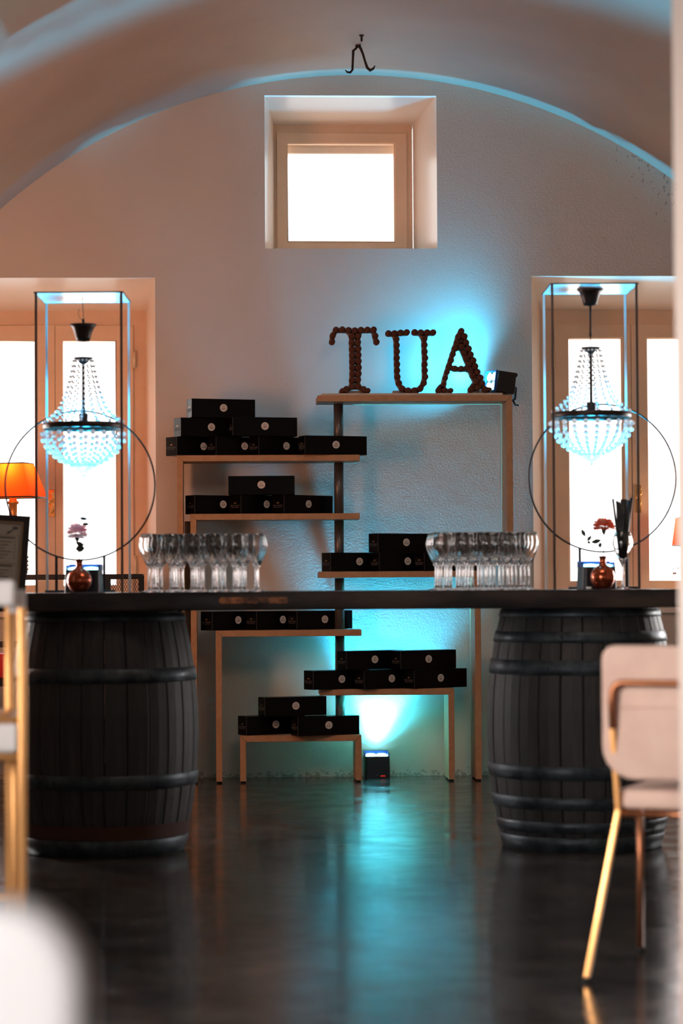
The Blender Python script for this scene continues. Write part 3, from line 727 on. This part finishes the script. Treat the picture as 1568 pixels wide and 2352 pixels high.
def chandelier(loc_, label, drop, chain):
    o = thing('chandelier', label, 'chandelier', loc_, 0, 'small crystal chandeliers')
    r0 = 93*S
    MB().lathe([(r0, -.014), (r0+.003, -.010), (r0+.003, .004), (r0, .009), (r0-.006, .009), (r0-.006, -.014), (r0, -.014)], 48, None, False).build('ring_band', 'dark_bronze', o)
    for k in range(16):
        q = put('bead_strand', up_m, o, Matrix.Rotation(2*PI*k/16, 4, 'Z')); q['kind'] = 'stuff'
    for k in range(22):
        q = put('bead_strand', lo_m, o, Matrix.Rotation(2*PI*(k+.5)/22, 4, 'Z')); q['kind'] = 'stuff'
    zt = -(820-978)*S
    MB().lathe([(.001, zt-.026), (.012, zt-.02), (.022, zt-.008), (.036, zt-.002), (.038, zt+.003), (.001, zt+.004)], 24, None, False).build('crown', 'dark_bronze', o)
    MB().lathe([(.006, .0), (.0055, zt-.02)], 10).lathe([(.016, .0), (.018, .045), (.010, .05), (.001, .05)], 12).build('stem', 'dark_bronze', o)
    b = MB()
    for k in range(3): a = 2*PI*k/3+.5; b.tube([(0, 0, .004), ((r0-.004)*math.cos(a), (r0-.004)*math.sin(a), -.004)], .003, 6)
    b.build('spokes', 'dark_bronze', o)
    MB().lathe([(.042, -.158), (.03, -.170), (.012, -.182), (.004, -.188), (.001, -.19)], 20, None, False).build('glass_finial', 'crystal', o)
    MB().ball((0, 0, -.191), .0045, 8, 5).build('tip', 'dark_bronze', o)
    # chain, then cup
    zc = zt+.004; z1 = zc+chain; b = MB(); k = 0
    while zc < z1-.004:
        M_ = Matrix.Translation((0, 0, zc+.011)) @ Matrix.Rotation(PI/2*(k % 2), 4, 'Z')
        b.tube([(.0042*math.cos(a), 0, .012*math.sin(a)) for a in [2*PI*i/10 for i in range(10)]], .0011, 5, True, M_); zc += .019; k += 1
    b.build('chain', 'dark_bronze', o)
    if drop > .05: MB().lathe([(.0042, z1-.006), (.0042, z1+drop)], 10).build('rod', 'dark_bronze', o)
    zc = z1+drop-.002
    MB().lathe([(.006, zc-.003), (.025, zc), (.029, zc+.012), (.034, zc+.030), (.042, zc+.050), (.052, zc+.062), (.050, zc+.064), (.001, zc+.058)], 28, None, False).build('ceiling_cup', 'dark_bronze', o)
    return o, zc+.062
def cage(uc, label, ztop, rz, yc):
    cx = X(uc, yc, 1345); o = thing('display_cage', label, 'frame', (cx, yc, TZ), rz, 'tall square frames standing on the table')
    h = .165; Hh = ztop-TZ; t_ = .009
    def leg(sx, sy, mt):
        return MB().box(sx*h-t_ if sx > 0 else sx*h, sx*h if sx > 0 else sx*h+t_, sy*h-.004, sy*h+.004, 0.0004, Hh-.003).build('leg', mt, o, .0008, 1)
    leg(-1, -1, 'frame_brown'); leg(1, -1, 'frame_brown'); leg(-1, 1, 'frame_pale_lit'); leg(1, 1, 'frame_pale_lit')  # far legs coloured paler to show the blue light on them
    MB().box(-h-.001, h+.001, -h-.004, h+.004, Hh-.004, Hh-.001).build('top_plate', 'plate_white', o, .0006, 1)
    MB().ring(-h-.002, h+.002, -h-.005, h+.005, .003, .003, .003, .003, 0, .0045)
    b = MB(); 
    for (a0, a1, c0, c1) in ((-h-.003, h+.003, -h-.007, -h-.004), (-h-.003, h+.003, h+.004, h+.007), (-h-.003, -h-.001, -h-.004, h+.004), (h+.001, h+.003, -h-.004, h+.004)): b.box(a0, a1, c0, c1, Hh-.005, Hh)
    b.build('top_rim', 'frame_brown', o)
    return o
CY = -3.28
ZTl = Z(670, CY-.165, 180); ZTr = Z(650, CY-.165, 1371)
cage(193, 'tall thin metal frame around the chandelier by the menu board', ZTl, R(-2.6), CY)
cage(1359, 'tall thin metal frame around the chandelier by the straws', ZTr, R(-2.0), CY)
zr = Z(978, CY, 192)
cl, ztop_l = chandelier((X(191.5, CY, 978), CY, zr), 'crystal chandelier in the frame by the menu, hung on a wire', .03, .035)
MB().tube([(0, 0, ztop_l-.01), (.001, 0, ztop_l+.008), (0, 0, ztop_l+.022)], .005, 8).build('loop', 'dark_bronze', cl)
MB().tube([(0, 0, ztop_l+.018), (.002, 0, ztop_l+.03), (-.003, 0, ZTl-zr-.0045)], .0013, 6).tube([(0, 0, ztop_l+.02), (-.012, 0, ztop_l+.025), (-.018, 0, ztop_l+.04), (-.016, 0, ztop_l+.06)], .0009, 6).build('wire', 'dark_bronze', cl)
zr2 = Z(953, CY, 1358)
zneed = (ZTr-zr2)-.0045
zt_ = -(820-978)*S
drop = zneed-.062+.002-(zt_+.004+.045)
chandelier((X(1357.5, CY, 950), CY, zr2), 'crystal chandelier in the frame by the straws, cup fixed to the top plate', drop, .045)

def hoop_stand(uc, vc, label, y_, du):
    cx = X(uc, y_, vc); zc = Z(vc, y_, uc); r = .289
    o = thing('ring_stand', label, 'ring', (cx, y_, TZ), 0, 'large wire rings on the table')
    MB().tube([(r*math.cos(2*PI*k/96), 0, zc-TZ+r*math.sin(2*PI*k/96)) for k in range(96)], .0039, 6, True).build('wire_ring', 'ring_wire', o)
    for s_ in (-1, 1):
        xx = s_*.092; zz_ = zc-TZ-math.sqrt(r*r-xx*xx)
        MB().box(xx-.005, xx+.005, -.004, .004, .008, zz_+.002).build('post', 'black_metal', o, .001, 1)
    MB().box(-.135, .135, -.028, .028, .0003, .009).build('base_plate', 'black_metal', o, .002, 1)
    return o
hoop_stand(184, 1115, 'large thin wire ring standing behind the pink carnation', CY+.118, 0)
hoop_stand(1383, 1098, 'large thin wire ring standing behind the red carnation', CY+.118, 0)

led_box('black cube light behind the pink carnation vase, shining blue upwards', (X(193, CY, 1300), CY-.002, TZ+.0004), R(-4), .134, .108, 420, (X(193, CY)-.0, CY, 4), 62, 'cube uplights')
led_box('black cube light behind the red carnation vase, shining blue upwards', (X(1369, CY, 1300), CY-.002, TZ+.0004), R(3), .134, .108, 420, (X(1369, CY), CY, 4), 62, 'cube uplights')

# vases and flowers
def vase(u, y_, label, pet, leaves, stems, fl):
    cx = X(u, y_, 1320); o = thing('vase', label, 'vase', (cx, y_, TZ+.0005), 0, 'round copper coloured vases')
    MB().lathe([(.001, 0), (.022, 0), (.036, .010), (.0455, .030), (.0475, .048), (.043, .068), (.030, .083), (.0165, .091), (.0125, .098), (.0122, .112), (.0150, .124), (.0165, .126), (.0135, .124), (.0105, .112), (.0105, .100), (.001, .098)], 36, None, False).build('vase_body', 'amber_glass', o)
    return o
def leaf_mesh(b, p, d, L_, W_, bend=.3):
    d = Vector(d).normalized(); s_ = Vector((d.z, .9, -d.x)).normalized() if W_ < .0 else Vector((d.z, .15, -d.x)).normalized(); nrm = d.cross(s_); v = []; f = []; N_ = 5
    for i in range(N_+1):
        t_ = i/N_; w_ = W_*math.sin(PI*min(1, t_*.95+.05))**.8; c = Vector(p)+d*L_*t_+nrm*(bend*L_*t_*t_)
        v += [tuple(c-s_*w_/2), tuple(c+nrm*.0012), tuple(c+s_*w_/2)]
    for i in range(N_):
        f += [(3*i, 3*i+1, 3*i+4, 3*i+3), (3*i+1, 3*i+2, 3*i+5, 3*i+4)]
    o_ = len(v); v += [tuple(Vector(q)-nrm*.0006) for q in v[:o_]]; f += [tuple(i+o_ for i in reversed(g)) for g in f[:]]
    b.add(v, f, None, True)
def carnation(o, c, r, mname, flat=.75, spread=1.0, seed=1):
    rnd = random.Random(seed); b = MB()
    for k in range(38):
        t_ = (k+.5)/38; el = math.acos(1-1.6*t_)*spread; az = k*2.399; rr = r*(.92+.08*math.sin(k*1.7))
        d = Vector((math.sin(el)*math.cos(az), math.sin(el)*math.sin(az), math.cos(el)*flat)); s_ = d.cross(Vector((0, 0, 1))).normalized(); u_ = s_.cross(d)
        v = []; N_ = 6
        base = Vector(c)+Vector((0, 0, -r*.22))
        for i in range(N_+1):
            q = (i/N_-.5); v.append(tuple(base+d*(r*.30)+s_*q*r*.25)); 
            v.append(tuple(base+d*rr*(1.05+.09*math.sin(i*2.6+k)+rnd.uniform(-.05, .05))+s_*q*r*.95+u_*r*.10*math.cos(i*2.9+k)))
        b.add(v, [(2*i, 2*i+2, 2*i+3, 2*i+1) for i in range(N_)], None, True)
    return b.build('petals', mname, o)
yv = CY-.125
vl = vase(182, yv, 'round copper coloured vase by the menu board', None, None, None, None)
vr = vase(1384, yv, 'round copper coloured vase next to the glass of straws', None, None, None, None)
def L_(o, u, v, dy=0): q = at(u, v, yv+dy); return Vector((q.x-o.location.x, q.y-o.location.y, q.z-o.location.z))
fo = thing('carnation', 'pink and white carnation with small dark leaves', 'flower', vl.location)
fo.location.z = TZ+.1
pc = L_(fo, 177, 1219)
MB().tube([(0.0, 0, .001), L_(fo, 180, 1262), L_(fo, 178, 1240)], .0022, 6).build('stem', 'leaf_green', fo)
carnation(fo, pc, .040, 'petal_pink', .95, 1.0, 3)
MB().lathe([(.003, -.042), (.009, -.032), (.011, -.012)], 10, Matrix.Translation(pc)).build('calyx', 'leaf_green', fo)
for (u, v, d, a_, w_, mt) in ((174, 1246, (1, 0, -.35), .034, .016, 'leaf_green'), (174, 1261, (1, 0, .1), .034, .028, 'leaf_green'), (189, 1204, (1, 0, .0), .026, .013, 'leaf_green'), (183, 1190, (1, 0, -.15), .030, .013, 'leaf_blue')):
    b = MB(); leaf_mesh(b, L_(fo, u, v, -.035), d, a_, w_, .1); b.build('leaf', mt, fo)
MB().tube([L_(fo, 181, 1262, -.0), L_(fo, 184, 1240, .025), L_(fo, 193, 1206, .02), L_(fo, 186, 1191, -.01)], .0009, 5).build('twig', 'leaf_green', fo)
fr_ = thing('carnation', 'red carnation with a leafy sprig to its side', 'flower', vr.location); fr_.location.z = TZ+.1
pc = L_(fr_, 1386, 1204)
MB().tube([(0, 0, .001), L_(fr_, 1387, 1255), L_(fr_, 1388, 1218)], .0022, 6).build('stem', 'leaf_green', fr_)
carnation(fr_, pc, .042, 'petal_red', .80, .9, 5)
MB().lathe([(.003, -.040), (.008, -.030), (.011, -.010)], 10, Matrix.Translation(pc)).build('calyx', 'leaf_green', fr_)
MB().tube([(0, 0, .004), L_(fr_, 1378, 1256), L_(fr_, 1362, 1244), L_(fr_, 1349, 1238), L_(fr_, 1340, 1222)], .0012, 5).build('sprig', 'leaf_green', fr_)
for (u, v, d, a_, w_) in ((1343, 1232, (-.45, 0, 1), .028, .011), (1348, 1242, (.55, 0, .6), .024, .009), (1358, 1246, (1, 0, .22), .036, .012), (1348, 1244, (1, 0, -.5), .014, .008), (1376, 1258, (.3, 0, 1), .020, .010)):
    b = MB(); leaf_mesh(b, L_(fr_, u, v, -.01), d, a_*1.1, w_*1.5, .1); b.build('leaf', 'leaf_green', fr_)
q = MB().lathe([(.001, 0), (.011, 0), (.011, .009), (.001, .009)], 14, None, False).build('tea_light', 'porcelain'); q.location = (X(1352, yv-.03, 1335), yv-.03, TZ+.0004); tag(q, 'small white tea light beside the vase of the red carnation', 'candle')

# glass with black straws
gy = -3.58; gx = X(1430, gy, 1300)
og = put('wine_glass', gm); og.location = (gx, gy, TZ+.0003); og.scale = (1.02, 1.02, .99); tag(og, 'wine glass holding a bunch of black straws', 'glass')
rnd = random.Random(4)
st = MB().tube([(0, 0, 0), (0, 0, .205)], .0046, 8).mesh('straw', 'straw_black')
ends = [(1407, 1145), (1416, 1150), (1421, 1152), (1427, 1147), (1432, 1146), (1437, 1147), (1443, 1149), (1449, 1144), (1451, 1143), (1425, 1155), (1446, 1150)]
for k, (u, v) in enumerate(ends):
    top_ = at(u, v, gy+rnd.uniform(-.02, .02)); b0 = Vector((gx+(k-5)*.0022, gy+(.006 if k % 2 else -.006), TZ+.112+abs(k-5)*.0016))
    d = top_-b0; o = put('straw', st); o.location = b0; o.rotation_euler = d.to_track_quat('Z', 'Y').to_euler(); o.scale = (1, 1, d.length/.205)
    tag(o, 'black straw standing in the wine glass by the red carnation', 'straw', 'black straws in the glass')

# ---------------------------------------------------------------- menu in its frame
my = -3.66; c_ = at(63, 1175, my); mw, mh = .215, c_.z-TZ-.001
o = thing('menu_board', 'menu sheet in a black and gold frame standing on the table', 'menu', (c_.x-mw-.010, my, TZ+.001), 0)
o.rotation_euler = (R(-6), R(3.6), 0)
MB().ring(0, mw, 0, mh, .024, .024, .024, .024, 0, .012).build('frame', 'menu_frame', o, .0015, 1)
MB().ring(.023, mw-.023, .023, mh-.023, .006, .006, .006, .006, .001, .010).build('gold_slip', 'menu_gold', o)
pp = MB().box(.026, mw-.026, .006, .009, .026, mh-.026).build('menu_sheet', 'menu_paper', o)
b = MB(); 
for (zz0, ln) in [(.245-.0*k, 0) for k in range(0)]: pass
for k in range(6): b.box(.050, mw-.062-(k % 3)*.012, .0052, .006, mh-.100-.012*k, mh-.0975-.012*k)
for k in range(6): b.box(mw-.052, mw-.046, .0052, .006, mh-.100-.012*k, mh-.0975-.012*k)
for k in range(5): b.box(.050, mw-.066-(k % 2)*.014, .0052, .006, mh-.205-.012*k, mh-.2025-.012*k)
b.box(.060, mw-.050, .0052, .006, mh-.086, mh-.081); b.box(.060, mw-.055, .0052, .006, mh-.190, mh-.185)
b.ring(.040, mw-.036, mh-.178, mh-.075, .0008, .0008, .0008, .0008, .0052, .006); b.ring(.040, mw-.036, .032, mh-.182, .0008, .0008, .0008, .0008, .0052, .006)
b.build('menu_lines', 'menu_print', pp)
b = MB(); b.add([(math.cos(a)*.012+mw-.052, .0050, math.sin(a)*.006+mh-.047) for a in [2*PI*i/14 for i in range(14)]], [tuple(range(14))]); b.tube([(mw-.056, .0055, mh-.050), (mw-.068, .0055, mh-.060), (mw-.080, .0055, mh-.066)], [.0015, .0025, .004], 6)
b.build('flower_print', 'menu_print', pp)

# ---------------------------------------------------------------- by the left window: rack, lamp, bottle, stool
ry0, ry1 = -.30, -.04
rz1 = Z(1319, ry0, 200); rx1 = X(327, ry0, 1320); rx0 = X(-60, ry0, 1320)
o = thing('metal_rack', 'black metal rack in front of the left window, mesh at one end', 'rack', (rx1, ry0, 0))
def rx(b): return rel(o, b)
bt = .0265
b = MB(); b.box(rx0, rx1, ry0, ry0+.02, rz1-bt, rz1); b.box(rx0, rx1, ry1-.02, ry1, rz1-bt, rz1); b.box(rx0, rx1, ry0+.02, ry1-.02, rz1-.006, rz1)
rx(b).build('top_frame', 'black_metal', o, .001, 1)
for xx in (rx0, rx1-.02):
    for yy in (ry0, ry1-.02):
        b = MB().box(xx, xx+.02, yy, yy+.02, 0, rz1-bt); rx(b).build('leg', 'black_metal', o, .001, 1)
xm0, xm1 = X(254, ry0, 1340), X(318, ry0, 1340)
b = MB(); b.box(X(235, ry0, 1340), xm0, ry0, ry0+.012, .72, rz1-bt); rx(b).build('side_plate', 'black_metal', o)
b = MB(); st_ = .0125; n_ = int((xm1-xm0)/st_)+1
for k in range(n_):
    for j in range(14):
        x0 = xm0+k*st_; z0 = rz1-bt-.002-j*.024
        b.tube([(x0, ry0+.006, z0), (x0+st_*.42*(1 if j % 2 else -1)+0, ry0+.006, z0-.012), (x0, ry0+.006, z0-.024)], .0017, 4)
        b.tube([(x0, ry0+.006, z0), (x0-st_*.42*(1 if j % 2 else -1), ry0+.006, z0-.012), (x0, ry0+.006, z0-.024)], .0017, 4)
rx(b).build('wire_mesh', 'black_metal', o)['kind'] = 'stuff'
b = MB().box(rx0, rx1, ry0+.002, ry1-.002, .30, .315); rx(b).build('lower_shelf', 'black_metal', o, .001, 1)

def lamp(cx, cy, z0, zs0, zs1, wt, wb, dt, db, rz, label, power, z_lit):
    o = thing('table_lamp', label, 'lamp', (cx, cy, z0), rz, 'orange shaded table lamps')
    hs0, hs1 = zs0-z0, zs1-z0
    def sq(wx, wy, z): return [(-wx, -wy, z), (wx, -wy, z), (wx, wy, z), (-wx, wy, z)]
    b = MB(); A, B = sq(wb, db, hs0), sq(wt, dt, hs1)
    th = .002; A2, B2 = sq(wb-th, db-th, hs0), sq(wt-th, dt-th, hs1)
    for k in range(4):
        k2 = (k+1) % 4; b.add([A[k], A[k2], B[k2], B[k]], [(0, 1, 2, 3)])
    sh = b.build('lamp_shade', 'shade_cloth', o); 
    MB().tube(sq(wb, db, hs0), .0032, 6, True).build('bottom_trim', 'black_metal', sh)
    MB().tube(sq(wt, dt, hs1), .0028, 6, True).build('top_trim', 'black_metal', sh)
    MB().lathe([(.001, 0), (.062, 0), (.062, .012), (.045, .022), (.026, .040), (.020, .10), (.0205, hs0-.075), (.022, hs0-.035), (.030, hs0-.030), (.030, hs0-.022), (.020, hs0-.016), (.018, hs0+.01), (.001, hs0+.01)], 28, None, False).build('base', 'lamp_base', o)
    MB().tube([(0, 0, hs0+.01), (0, 0, hs0+.03)], .013, 12).ball((0, 0, hs0+.055), .024, 12, 8).build('bulb', 'porcelain', o)
    point('bulb_light', (cx, cy, z0+z_lit), power, (1.0, .80, .50), .02)
    return o
ly = -.13; lz0, lz1 = Z(1143, ly, 40), Z(1065, ly, 40)
lamp(X(30, ly, 1150), ly, rz1+.0005, lz0, lz1, .088, .146, .06, .10, R(-22), 'glowing orange table lamp in front of the left window', 2.4, lz1-rz1-.022)
ly2 = .22; sz = h3[2]+.0145; lamp(X(1603, ly2, 1250), ly2, sz, Z(1253, ly2, 1580), Z(1189, ly2, 1580), .105, .122, .07, .085, R(4), 'orange shaded table lamp on the right window sill', 2.2, Z(1195, ly2, 1580)-sz)
# decanter with gilt ornament
dy_ = -.252; dx_ = X(45, dy_, 1300)
o = thing('decanter', 'tall clear decanter with gilt ornament, half behind the menu', 'bottle', (dx_, dy_, rz1+.0005))
MB().lathe([(.001, 0), (.036, 0), (.040, .006), (.040, .10), (.036, .14), (.026, .18), (.017, .21), (.015, .26), (.019, .27), (.016, .27), (.012, .26), (.014, .21), (.023, .18), (.033, .14), (.036, .10), (.036, .012), (.001, .012)], 28, None, False).build('glass_body', 'clear_glass', o)
b = MB()
for k in range(18):
    for j in range(4):
        a = 2*PI*(k+.5*(j % 2))/18; b.ball((.0405*math.cos(a), .0405*math.sin(a), .028+j*.020), .0058, 6, 4)
b.build('gilt_ornament', 'brass', o)
# stool with a red cushion
sy0, sy1 = -.95, -.60; sz1 = Z(1502, sy0, 10); sz0 = Z(1562, sy0, 10); sx1 = X(30, sy0, 1500); sx0 = sx1-.38
o = thing('stool', 'black stool with a bright red cushion by the left wall', 'stool', ((sx0+sx1)/2, (sy0+sy1)/2, 0))
b = MB().box(sx0, sx1, sy0, sy1, sz0+.005, sz1); rel(o, b).build('cushion', 'red_leather', o, .02, 4)
b = MB().box(sx0, sx1, sy0, sy1, sz0-.03, sz0+.004); rel(o, b).build('seat_frame', 'black_metal', o, .002, 1)
for xx in (sx0, sx1-.025):
    for yy in (sy0, sy1-.025): b = MB().box(xx, xx+.025, yy, yy+.025, 0, sz0-.03); rel(o, b).build('leg', 'black_metal', o, .002, 1)
zb0, zb1 = Z(1487, sy1, 10), Z(1473, sy1, 10)
b = MB().box(sx0, sx1, sy1, sy1+.02, zb0, zb1); b.box(sx0, sx0+.02, sy1, sy1+.02, sz0-.03, zb0); b.box(sx1-.02, sx1, sy1, sy1+.02, sz0-.03, zb0); rel(o, b).build('back_rail', 'black_metal', o, .002, 1)
# twig with red berries on the right sill
tx = X(1602, .03, 1330)
o = thing('berry_twig', 'bare twig with red berries in front of the right window', 'plant', (tx, .03, sz))
def tq(u, v): q = at(u, v, .03); return (q.x-tx, 0, q.z-sz)
MB().lathe([(.001, 0), (.025, 0), (.030, .05), (.018, .09), (.020, .10), (.016, .09), (.026, .05), (.001, .01)], 20, None, False).build('small_vase', 'porcelain', o)
MB().tube([(0, 0, .03), tq(1585, 1300), tq(1568, 1300), tq(1556, 1306), tq(1549, 1318), tq(1542, 1325), tq(1535, 1330)], .0012, 5).tube([tq(1556, 1306), tq(1562, 1296), tq(1574, 1288)], .001, 5).tube([tq(1549, 1315), tq(1558, 1312), tq(1566, 1315)], .0008, 5).tube([tq(1542, 1323), tq(1552, 1322)], .0008, 5).build('branch', 'twig_brown', o)
for u, v, r_ in ((1547, 1317, .006), (1551, 1317, .0055), (1557, 1305, .004)): MB().ball(tq(u, v), r_, 10, 6).build('berry', 'berry_red', o)

# ---------------------------------------------------------------- beige chair on the right
def frame_chair(o, fabric, tube_m, leg_m, Wd=.50, back=(.022, .155), zb=(.50, .84)):
    """local axes: x to the chair's right, y forward, origin at the rear left foot"""
    bx0 = .022; bx1 = Wd-.022
    b = MB()
    for (xa, xb_) in ((0, .054), (Wd, Wd-.054)):
        s_ = 1 if xa == 0 else -1
        MB().tube([(xa, 0, .012), (xb_, .12, .419), (xb_, .07, .634)], .0105, 4).build('rear_leg', leg_m, o, .002, 2)
        MB().lathe([(.012, 0), (.012, .012)], 10, Matrix.Translation((xa, 0, 0))).build('foot_cap', 'foot_rubber', o)
        MB().tube([(xa, .54, .012), (xb_-s_*.036, .48, .41)], .0095, 8).build('front_leg', tube_m, o)
        MB().lathe([(.011, 0), (.011, .012)], 10, Matrix.Translation((xa, .54, 0))).build('foot_cap', 'foot_rubber', o)
        MB().tube([(xb_, .12, .415), (xb_-s_*.036, .48, .415)], .008, 8).build('side_rail', tube_m, o)
    pts = [(.054, .07, .63), (.054, .062, .70)]+[(.054+.03-.03*math.cos(a), .062, .716+.03*math.sin(a)) for a in (PI/8, PI/4, 3*PI/8, PI/2)]
    pts += [(Wd-p[0], p[1], p[2]) for p in reversed(pts)]
    MB().tube(pts, .0092, 10).build('back_tube', tube_m, o)
    MB().tube([(.05, .12, .413), (Wd-.05, .12, .413)], .008, 8).tube([(.05, .48, .413), (Wd-.05, .48, .413)], .008, 8).build('cross_rail', tube_m, o)
    # curved back pad
    poly = rrect(bx0, bx1, zb[0], zb[1], [.085, .085, .035, .035], 6)
    b = MB(); b.prism(poly, .078, .118); me = b.build('backrest', fabric, o, .012, 3)
    MB().tube([(bx0+.02, .0775, zb[0]+.185), (bx1-.02, .0775, zb[0]+.185)], .0035, 6).build('seam_piping', fabric, o)
    sp_ = rrect(.045, Wd-.045, .11, .54, [.05, .05, .08, .08], 5)
    b = MB(); n_ = len(sp_); b.add([(p[0], p[1], .424) for p in sp_]+[(p[0], p[1], .474) for p in sp_], [tuple(range(n_))[::-1], tuple(range(n_, 2*n_))]+[(i, (i+1) % n_, (i+1) % n_+n_, i+n_) for i in range(n_)])
    b.build('seat', fabric, o, .016, 3)
Lf = floor_at(1347, 2257); Ff = floor_at(1468, 2187); fd = (Ff-Lf); ang = math.atan2(-fd.x, fd.y)
ch = thing('chair', 'beige upholstered chair with thin gold legs in front of the right barrel', 'chair', (Lf.x, Lf.y, 0), ang, 'upholstered chairs with gold legs')
frame_chair(ch, 'chair_fabric', 'copper_tube', 'gold_metal')

# ---------------------------------------------------------------- white chair close to the camera, bottom left
d0 = 1.95; zt = 1-(2052-1347)/F*d0; xr_ = (211-521)/F*d0
wc = thing('armchair', 'white upholstered chair very close to the camera, badly out of focus', 'chair', (xr_-.48, CAM.y+d0-.09, 0), 0, 'upholstered chairs with gold legs')
b = MB().prism(rrect(0, .48, .40, zt, [.03, .03, .062, .062], 8), 0, .085); b.build('backrest', 'white_fabric', wc, .022, 4)
b = MB().box(.01, .47, .05, .52, .36, .45); b.build('seat', 'white_fabric', wc, .03, 4)
for xx in (.03, .44):
    for yy in (.03, .48): MB().tube([(xx, yy, 0), (xx, yy, .37)], .011, 10).build('leg', 'gold_metal', wc)

# ---------------------------------------------------------------- white bar stool behind it
dA, dB = 5.9, 6.25; yA, yB = CAM.y+dA, CAM.y+dB
XA = lambda u, d: (u-521)/F*d
bs = thing('bar_stool', 'gold framed bar stool with white seat, cut off by the left picture edge', 'stool', (XA(53, dA)-.2, yA+.18, 0))
def brel(b): return rel(bs, b)
xp1 = XA(54, dA); xp2 = XA(26, dB)
zq = lambda v, d: 1-(v-1347)/F*d
for (xx, yy, hw, nm) in ((xp1, yA, .0105, 'copper'), (xp2, yB, .0135, 'gold'), (xp1-.40, yA, .0105, 'c'), (xp2-.40, yB, .0135, 'g')):
    b = MB().box(xx-hw, xx+hw, yy-.010, yy+.010, 0, zq(1396, dA)); brel(b).build('leg', 'gold_metal', bs, .003, 2)
b = MB().box(XA(40, dA+.2)-.009, XA(40, dA+.2)+.009, yA+.14, yA+.16, 0, zq(1740, dA)); brel(b).build('leg', 'gold_metal', bs, .003, 2)
zs1, zs0 = zq(1660, dA), zq(1728, dA)
def slab(xl, ua, ub, z0, z1, ya=None, yb=None, da=dA, db=dB):
    ya = yA if ya is None else ya; yb = yB if yb is None else yb; xa, xb = XA(ua, da), XA(ub, db)
    b = MB(); c = [(xl, ya), (xa, ya), (xb, yb), (xl, yb)]
    b.add([(p[0], p[1], z0) for p in c]+[(p[0], p[1], z1) for p in c], [(3, 2, 1, 0), (4, 5, 6, 7)]+[(i, (i+1) % 4, (i+1) % 4+4, i+4) for i in range(4)])
    return brel(b)
xl = xp1-.41
slab(xl, 47, 50, zs0, zs1, yA-.02, yB+.02).build('seat', 'white_fabric', bs, .014, 3)
slab(xl, 60, 36, zs0-.018, zs0-.001, yA-.008, yB+.008).build('seat_frame', 'gold_metal', bs, .003, 2)
slab(xl, 60, 36, zs1+.001, zs1+.017, yA-.008, yB+.008).build('upper_rail', 'gold_metal', bs, .003, 2)
zp1, zp0 = zq(1334, dA), zq(1394, dA)
slab(xl, 40, 38, zp0, zp1, yA-.030, yA+.03, dA, dA).build('back_pad', 'white_fabric', bs, .012, 3)
slab(XA(18, dA), 60, 50, zp0-.016, zp0+.040, yA+.035, yB+.012).build('arm_pad', 'white_fabric', bs, .010, 3)
slab(xl, 60, 60, .24, .26, yA-.006, yA+.006, dA, dA).build('foot_rail', 'gold_metal', bs, .002, 1)
